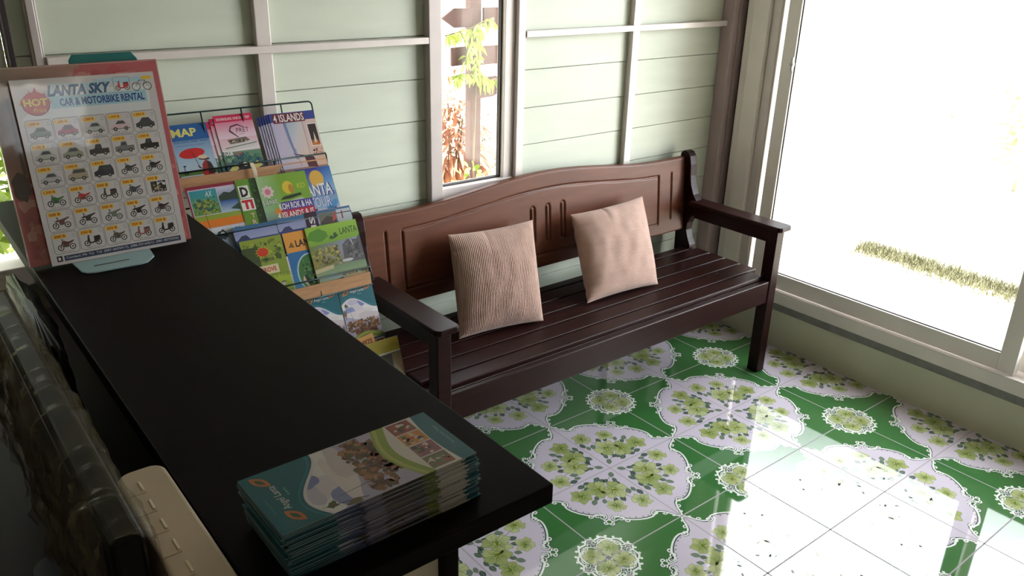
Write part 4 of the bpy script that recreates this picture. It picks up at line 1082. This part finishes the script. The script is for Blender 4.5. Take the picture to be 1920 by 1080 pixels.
def olive_art():
    A = Art(.02); w, h = 96, 205; x = -w / 2
    A.rect(x, 0, w, h, L(176, 160, 60), 1); A.line([(x, 168), (-x, 168)], 2, W, 2); A.rect(x, 166, w, 2, W, 2)
    A.rect(x, 0, w, 166, L(206, 196, 176), 1.5); A.rect(x + 24, 60, 44, 104, L(56, 50, 40), 2); A.ell(x + 50, 118, 5, 5, W, 3); A.gradq([(x + 68, 60), (-x, 60), (-x, 166), (x + 68, 166)], [L(206, 180, 150), L(190, 150, 120), L(150, 140, 110), L(140, 130, 100)], 2)
    A.ring(x + 62, 98, 10, 1.5, L(120, 90, 70), 3)
    return sheet(A, 'brochure', w, h, 2.2)
def red_art():
    A = Art(.02); w, h = 80, 160; x = -w / 2
    A.rect(x, 0, w, h, L(150, 36, 36), 1); A.speckle(x, 90, w, 68, [L(206, 180, 150), L(60, 30, 30), L(196, 60, 50)], 24, 6, 1.4, 3)
    return sheet(A, 'brochure', w, h, 1.6)

def on_tier(i, me, xc, label, cat='brochure', group=None, dn=.004, dup=0.0, tilt=0.0, name='brochure', hgt=None):
    """stand a brochure in pocket i: dn = distance in front of the pocket plane, dup = shift along the slope"""
    yw, zw, ln, yt, zt = TIER[i]; s, c = math.sin(R(ln)), math.cos(R(ln))
    h = hgt or max(v.co.y for v in me.vertices)
    up = Vector((0, s, c)); nn = Vector((0, -c, s))
    o = Vector((xc, yt, zt)) - up * h + up * dup + nn * dn
    ca, sa = math.cos(tilt), math.sin(tilt); ex = Vector((1, 0, 0)) * ca + up * sa; ey = up * ca - Vector((1, 0, 0)) * sa
    M = Matrix(((ex.x, ey.x, nn.x, o.x), (ex.y, ey.y, nn.y, o.y), (ex.z, ey.z, nn.z, o.z), (0, 0, 0, 1)))
    return link(name, me, label, cat, group, None, M)
GB = 'travel brochures in the wire rack'
on_tier(0, map_art(), -1.000, 'blue map brochure with a red parasol on its cover, top tier', group=GB)
mp = pink_art()
on_tier(0, mp, -.881, 'front pink and white speedboat brochure on the top tier', group=GB, dn=.007, dup=.012)
on_tier(0, mp, -.892, 'second pink speedboat brochure, half hidden behind the front one', group=GB, dn=.005, dup=.006)
on_tier(0, mp, -.902, 'rearmost pink speedboat brochure, only its left edge showing', group=GB, dn=.003, dup=.0)
mi = island_art()
on_tier(0, mi, -.723, 'front pale brochure headed 4 ISLANDS on the top tier', group=GB, dn=.0135)
for k in range(5):
    on_tier(0, mi, -.729 - k * .0065, '4 ISLANDS brochure fanned behind the front copy, only an edge showing', group='4 islands brochures fanned behind the front copy', dn=.0118 - k * .0018, dup=-.001 * k)
on_tier(1, collage_art(), -1.002, 'collage brochure with orange band and beach photos, second tier', group=GB)
on_tier(1, di_art(), -.914, 'narrow green brochure with upright lettering D and TI', group=GB, dn=.006)
on_tier(1, lds_art(), -.8195, 'green brochure with pink lotus and island names on red and blue', group=GB, dn=.007)
on_tier(1, lanta_art(), -.7275, 'bright blue brochure with a round yellow sun at the right of the second tier', group=GB, dn=.003, dup=.004)
low = [low_art(k) for k in range(3)]
on_tier(1, low[0], -.925, 'low blue seascape leaflet in front of the second tier, left one', 'leaflet', GB, dn=.0135, dup=-.118, name='leaflet')
on_tier(1, low[1], -.829, 'low blue seascape leaflet in front of the second tier, middle one', 'leaflet', GB, dn=.0135, dup=-.116, name='leaflet')
on_tier(1, low[2], -.7235, 'low leaflet with dark IS band in front of the second tier', 'leaflet', GB, dn=.0135, dup=-.113, name='leaflet')
on_tier(2, greensun_art(), -.9245, 'olive green brochure with a small red sun on the third tier', group=GB)
on_tier(2, orange_art(), -.8165, 'blue brochure with orange head and round green island picture', group=GB, dn=.003)
on_tier(2, lantagreen_art(), -.7325, 'wide light green brochure with grey cliffs on the third tier', group=GB, dn=.007, dup=.002)
on_tier(2, red_art(), -1.022, 'small dark red leaflet at the left end of the third tier', 'leaflet', GB, dup=-.045, name='leaflet')
ag = 'teal leaflets in the rack'
on_tier(3, me_angel, -.703, 'teal leaflet with white wave at the right end of the fourth tier', 'leaflet', ag, dn=.006, name='leaflet')
on_tier(3, me_angel, -.8055, 'teal leaflet with white wave half hidden by the counter edge, fourth tier', 'leaflet', ag, dn=.005, name='leaflet')
on_tier(4, breeze_art(), -.722, 'orange brochure sticking up askew on the lowest tier', group=GB, dn=.002, dup=.022, tilt=.10)
on_tier(4, olive_art(), -.692, 'brochure with olive yellow head band on the lowest tier', group=GB, dn=.008)

# ------------------------------------------------------------------ stack of leaflets on the ledge
rd = random.Random(21)
N = 27
for k in range(N):
    f = k / (N - 1)
    z = .9895 + .0024 * k + .0021
    yaw = R(90 + .7) + rd.uniform(-.018, .018) * (1 - f * .6); cx_, cy_ = -1.332 + (1 - f) * .012 + rd.uniform(-.003, .003), -.8965 + (1 - f) * .010 + rd.uniform(-.0022, .0022)
    if k == N - 1: yaw = R(90.8); cx_, cy_ = -1.332, -.8965
    d = Vector((-math.sin(yaw), math.cos(yaw), 0)); o = Vector((cx_, cy_, z)) - d * .107
    M = Matrix.Translation(o) @ Matrix.Rotation(yaw, 4, 'Z')
    if k == N - 1: lb, gp = 'topmost teal leaflet of the stack on the counter ledge', 'stacked teal leaflets on the ledge'
    else: lb, gp = 'teal leaflet in the stack on the ledge, below the topmost one', 'leaflets below the top one of the ledge stack'
    link('leaflet', me_angel, lb, 'leaflet', gp, None, M)

# ------------------------------------------------------------------ price poster in its stand
def car(A, x, y, s, c, kind=0, z=4):
    T_ = lambda q: [(x + a * s, y + b_ * s) for a, b_ in q]
    dk = tuple(v * .45 for v in c)
    if kind == 1: # pick-up
        A.poly(T_([(0, .22), (0, .48), (.28, .52), (.36, .74), (.62, .74), (.66, .5), (1, .5), (1, .22)]), c, z); A.poly(T_([(.33, .53), (.39, .69), (.58, .69), (.60, .53)]), L(60, 66, 74), z + .4)
    elif kind == 2: # tall wagon
        A.poly(T_([(0, .22), (0, .46), (.2, .54), (.32, .78), (.9, .78), (1, .55), (1, .22)]), c, z); A.poly(T_([(.26, .54), (.35, .72), (.86, .72), (.92, .54)]), L(54, 60, 68), z + .4)
    else:
        A.poly(T_([(0, .24), (0, .42), (.2, .5), (.38, .72), (.72, .72), (.88, .5), (1, .44), (1, .24)]), c, z); A.poly(T_([(.27, .5), (.41, .67), (.69, .67), (.80, .5)]), L(60, 66, 74), z + .4)
    A.poly(T_([(0, .22), (0, .28), (1, .28), (1, .22)]), dk, z + .3)
    for wx in (.22, .78): A.ell(x + wx * s, y + .24 * s, .11 * s, .11 * s, K, z + .7, 12); A.ell(x + wx * s, y + .24 * s, .05 * s, .05 * s, L(170, 170, 170), z + .9, 8)
def bike(A, x, y, s, c, kind=0, z=4):
    T_ = lambda q: [(x + a * s, y + b_ * s) for a, b_ in q]
    for wx in (.18, .82): A.ring(x + wx * s, y + .22 * s, .15 * s, .055 * s, K, z, 14); A.ell(x + wx * s, y + .22 * s, .05 * s, .05 * s, K, z, 8)
    A.line(T_([(.18, .22), (.33, .62), (.28, .72)]), .04 * s, K, z + .3); A.line(T_([(.26, .7), (.40, .66)]), .035 * s, K, z + .3)
    if kind == 0:
        A.poly(T_([(.24, .5), (.4, .62), (.62, .52), (.95, .6), (.9, .5), (.66, .38), (.62, .22), (.38, .22), (.3, .38)]), c, z + .5); A.poly(T_([(.4, .25), (.42, .4), (.6, .38), (.6, .24)]), L(70, 70, 74), z + .8)
    elif kind == 1: # scooter
        A.poly(T_([(.2, .34), (.26, .66), (.34, .66), (.36, .28), (.56, .28), (.6, .52), (.95, .56), (.96, .4), (.8, .26), (.6, .2), (.32, .18)]), c, z + .5); A.poly(T_([(.56, .52), (.62, .6), (.92, .62), (.95, .55)]), K, z + .8)
    else: # trail bike
        A.poly(T_([(.1, .46), (.3, .56), (.45, .56), (.95, .68), (.97, .62), (.7, .48), (.64, .24), (.4, .24), (.36, .44)]), c, z + .5)
def poster_art():
    A = Art(.02); w, h = 235, 322; x0 = -w / 2
    A.rect(x0, 0, w, h, L(218, 214, 218), 1)
    A.poly([(x0 + 6, 255), (x0 + 220, 255), (x0 + 222, 300), (x0 + 60, 300)], L(232, 236, 242), 1.3)
    A.rect(x0 + 56, 270, 160, 21, L(170, 214, 230), 2); A.poly([(x0 + 56, 291), (x0 + 150, 296), (x0 + 160, 310), (x0 + 56, 312)], L(196, 226, 238), 1.8); A.rect(x0 + 130, 306, 90, 9, L(180, 214, 232), 1.8)
    A.text(x0 + 52, 290, 20, 'LANTA SKY', W, 3, w=110, shear=.28, bold=.11); A.text(x0 + 53, 290.5, 19, 'LANTA SKY', L(50, 108, 156), 3.5, w=106, shear=.28, bold=.055)
    A.text(x0 + 70, 273, 13.5, 'CAR & MOTORBIKE RENTAL', L(30, 70, 150), 3.5, w=142, bold=.035)
    # hot badge
    RD = L(206, 50, 26)
    for k, (dx, tp, wd) in enumerate([(-19, 291, 6), (-13, 299, 7), (-6, 304, 7), (1, 309, 7), (8, 303, 7), (14, 300, 6), (19, 291, 5)]):
        xx = x0 + 33 + dx; A.poly([(xx - wd, 280), (xx + wd, 280), (xx + wd * .7, (280 + tp) / 2 + 3), (xx + 2.5 * (1 if k % 2 else -.4), tp), (xx - wd * .55, (280 + tp) / 2 + 2)], RD if k % 2 else L(226, 96, 40), 2 + k * .05)
    A.ell(x0 + 33, 280, 22, 20, L(160, 30, 20), 2.4, 26); A.ell(x0 + 33, 281, 20, 18, RD, 2.7, 26)
    A.text(x0 + 33, 276, 14, 'HOT', L(120, 30, 10), 3, w=40, al='C', bold=.07); A.text(x0 + 33, 276.5, 13, 'HOT', L(250, 216, 60), 3.5, w=38, al='C', bold=.05); A.text(x0 + 37, 266, 7, 'Price', L(250, 206, 60), 3.5, al='C', shear=.3)
    # scooter and bicycle pictures
    A.rrect(x0 + 163, 289, 28, 27, 2, .8, L(140, 140, 150), 2); bike(A, x0 + 165, 291, 25, L(206, 60, 70), 1)
    A.ring(x0 + 201, 297, 7, 1.2, K, 3); A.ring(x0 + 221, 297, 7, 1.2, K, 3); A.line([(x0 + 201, 297), (x0 + 207, 308), (x0 + 218, 307), (x0 + 221, 297)], 1.2, L(90, 130, 120), 3); A.line([(x0 + 207, 308), (x0 + 212, 297), (x0 + 218, 307)], 1.2, L(90, 130, 120), 3); A.rrect(x0 + 212, 309, 18, 6, 2, 0, L(240, 200, 60), 3)
    G = L
    rows = [[(0, G(110, 124, 108)), (0, G(170, 40, 70)), (0, G(196, 200, 204)), (0, G(226, 196, 206)), (0, G(66, 66, 76))],
            [(0, G(190, 194, 190)), (0, G(150, 156, 140)), (10, G(46, 42, 50)), (10, G(120, 120, 124)), (10, G(26, 24, 32))],
            [(0, G(190, 190, 196)), (20, G(180, 164, 140)), (20, G(34, 40, 54)), (1, G(60, 60, 64)), (1, G(26, 26, 30))],
            [(1, G(50, 120, 50)), (1, G(190, 40, 50)), (2, G(70, 60, 66)), (1, G(70, 76, 90)), (9, K)],
            [(3, G(110, 70, 66)), (3, G(50, 40, 40)), (3, G(110, 124, 110)), (3, G(40, 36, 40)), (1, G(60, 40, 44))],
            [(1, G(96, 40, 48)), (2, G(26, 26, 28)), (1, G(90, 80, 70)), (2, G(150, 90, 90)), (2, G(20, 20, 24))]]
    pr = ['1,200 B', '1,200 B', '1,200 B', '1,300 B', '1,500 B', '1,200 B', '1,300 B', '1,500 B', '1,500 B', '1,500 B', '1,400 B', '1,500 B', '1,800 B', '1,200 B', '1,200 B', '1,200 B', '600 B', '500 B', '500 B', '350 B', '500 B', '500 B', '500 B', '500 B', '600 B', '300 B', '350 B', '250 B', '250 B', '250 B']
    cw, ch = 43.6, 39.4
    for r in range(6):
        for c in range(5):
            cx = x0 + 9 + c * cw; cy = 254 - (r + 1) * ch + 1.5
            A.rrect(cx, cy, cw - 2.2, ch - 2.2, 5, .7, L(86, 90, 96), 2)
            A.rrect(cx + 2, cy + ch - 12.5, 22, 8, 2.5, 0, L(246, 206, 70), 2.4); A.text(cx + 13, cy + ch - 11, 5, pr[r * 5 + c], L(186, 60, 20), 3.2, w=18, al='C', bold=.03)
            A.text(cx + 36, cy + ch - 8, 2, 'Auto' if r < 3 else '125cc', L(110, 110, 116), 3, al='C'); A.text(cx + 36, cy + ch - 12, 2, '24 hrs', L(120, 120, 126), 3, al='C')
            A.text(cx + 21, cy + 2, 2.2, 'PER DAY', L(90, 90, 96), 3, w=22, al='C')
            kd, col = rows[r][c]
            if kd == 0: car(A, cx + 4, cy + 1, 33, col, 0)
            elif kd == 10: car(A, cx + 4, cy + 1, 33, col, 1)
            elif kd == 20: car(A, cx + 4, cy + 1, 33, col, 2)
            elif kd == 9: A.rect(cx + 8, cy + 5, 12, 20, L(60, 56, 52), 3); A.rect(cx + 21, cy + 5, 14, 20, L(36, 34, 36), 3); A.speckle(cx + 8, cy + 5, 27, 20, [L(190, 170, 120), L(226, 226, 230), L(30, 30, 32)], 22, 3.4, 3.4, 7)
            else: bike(A, cx + 6, cy + 4, 30, col, {1: 0, 2: 1, 3: 2}[kd])
    A.rect(x0 + 22, 5.5, 204, 9.5, L(40, 58, 96), 2.5); A.text(x0 + 25, 7.6, 5.4, 'Contact: Mr Yai  Tel. (087-2693417), (086-9316421), (081-8373036)', W, 3.5, w=197)
    A.rect(x0 + 10, 5.5, 9, 10, K, 2.6); A.rect(x0 + 12, 8, 4, 5, W, 3)
    return A.mesh('poster', M_print_gloss, (w, h, 1.4, L(226, 222, 226), L(226, 222, 226)))
LEAN = 12
def leaning(xc, y, z, ln, roll=0.0):
    s, c = math.sin(R(ln)), math.cos(R(ln)); up = Vector((0, s, c)); nn = Vector((0, -c, s)); ex = Vector((1, 0, 0))
    ca, sa = math.cos(roll), math.sin(roll); e1 = ex * ca + up * sa; e2 = up * ca - ex * sa
    return Matrix(((e1.x, e2.x, nn.x, xc), (e1.y, e2.y, nn.y, y), (e1.z, e2.z, nn.z, z), (0, 0, 0, 1)))
link('poster', poster_art(), 'laminated car and motorbike rental price poster standing on the counter ledge', 'poster', None, None, leaning(-1.3175, .045, .9935, LEAN))
def pink_panel():
    A = Art(.02); w, h = 282, 342; x0 = -w / 2
    A.rect(x0, 0, w, h, L(190, 96, 104), 1); A.gradq([(x0, 150), (x0 + 90, 150), (x0 + 150, h), (x0, h)], [L(150, 110, 96), L(176, 100, 100), L(176, 124, 116), L(140, 130, 112)], 1.3)
    A.speckle(x0, 0, w, 150, [L(206, 120, 124), L(176, 80, 92), L(214, 150, 146)], 130, 14, 1.6, 3); A.blob(x0 + 16, 140, 14, 26, L(60, 40, 34), 2.8, 5, 16, .15); A.rect(x0 + 24, 160, 5, 130, L(70, 62, 54), 2.8)
    A.speckle(x0 + 120, 250, 160, 90, [L(206, 110, 116), L(190, 84, 96), L(216, 140, 140)], 60, 14, 1.6, 5)
    A.line([(x0 + 1, 2), (x0 + 1, h - 2), (-x0 - 1, h - 2), (-x0 - 1, 2)], 1.2, L(216, 190, 186), 3)
    return A.mesh('poster', M_print_gloss, (w, h, 2.2, L(214, 180, 180), L(176, 110, 116)))
link('poster', pink_panel(), 'pink laminated sheet standing behind the rental price poster', 'poster', None, None, leaning(-1.327, .058, .9935, LEAN))
M_bluepl = mat('pale_blue_plastic', L(170, 206, 214), .35); M_bluepl_backlit = mat('backlit_blue_plastic', L(40, 120, 120), .35)  # head plate: same blue plastic, backlit darkness put into its colour
hd = thing('poster_stand', (-1.32, .10, .9895), 'pale blue plastic stand with teal top, darkened as if backlit, holding the price poster', 'stand')
bs_ = obj('base', MB().prism([(-1.402, .046), (-1.399, -.006), (-1.392, -.016), (-1.380, -.020), (-1.302, -.022), (-1.290, -.018), (-1.272, .006), (-1.268, .046), (-1.275, .21), (-1.385, .21)], 'Z', .9893, .9925), M_bluepl, hd, .0008)
obj('slot', MB().box(-1.375, -1.315, .008, .011, .9921, .9929), M_gasket, bs_)
tn = math.tan(R(LEAN))
b = MB()
def bk_(z): return .066 + (z - .9925) * tn
b.prism([(bk_(.9925), .9925), (bk_(.9925) + .003, .9925), (bk_(1.25) + .003, 1.25), (bk_(1.25), 1.25)], 'X', -1.385, -1.255); obj('back_plate', b, M_bluepl, hd, .0008)
b = MB(); v = []
for dy in (0, .004):
    for x, z in ((-1.333, 1.2505), (-1.217, 1.2505), (-1.217, 1.330), (-1.226, 1.342), (-1.326, 1.342), (-1.333, 1.332)): v.append((x, bk_(z) + dy, z))
b.add(v, [(0, 1, 2, 3, 4, 5), (11, 10, 9, 8, 7, 6)] + [(i, i + 6, (i + 1) % 6 + 6, (i + 1) % 6) for i in range(6)])
obj('head_plate', b, M_bluepl_backlit, hd, .001)
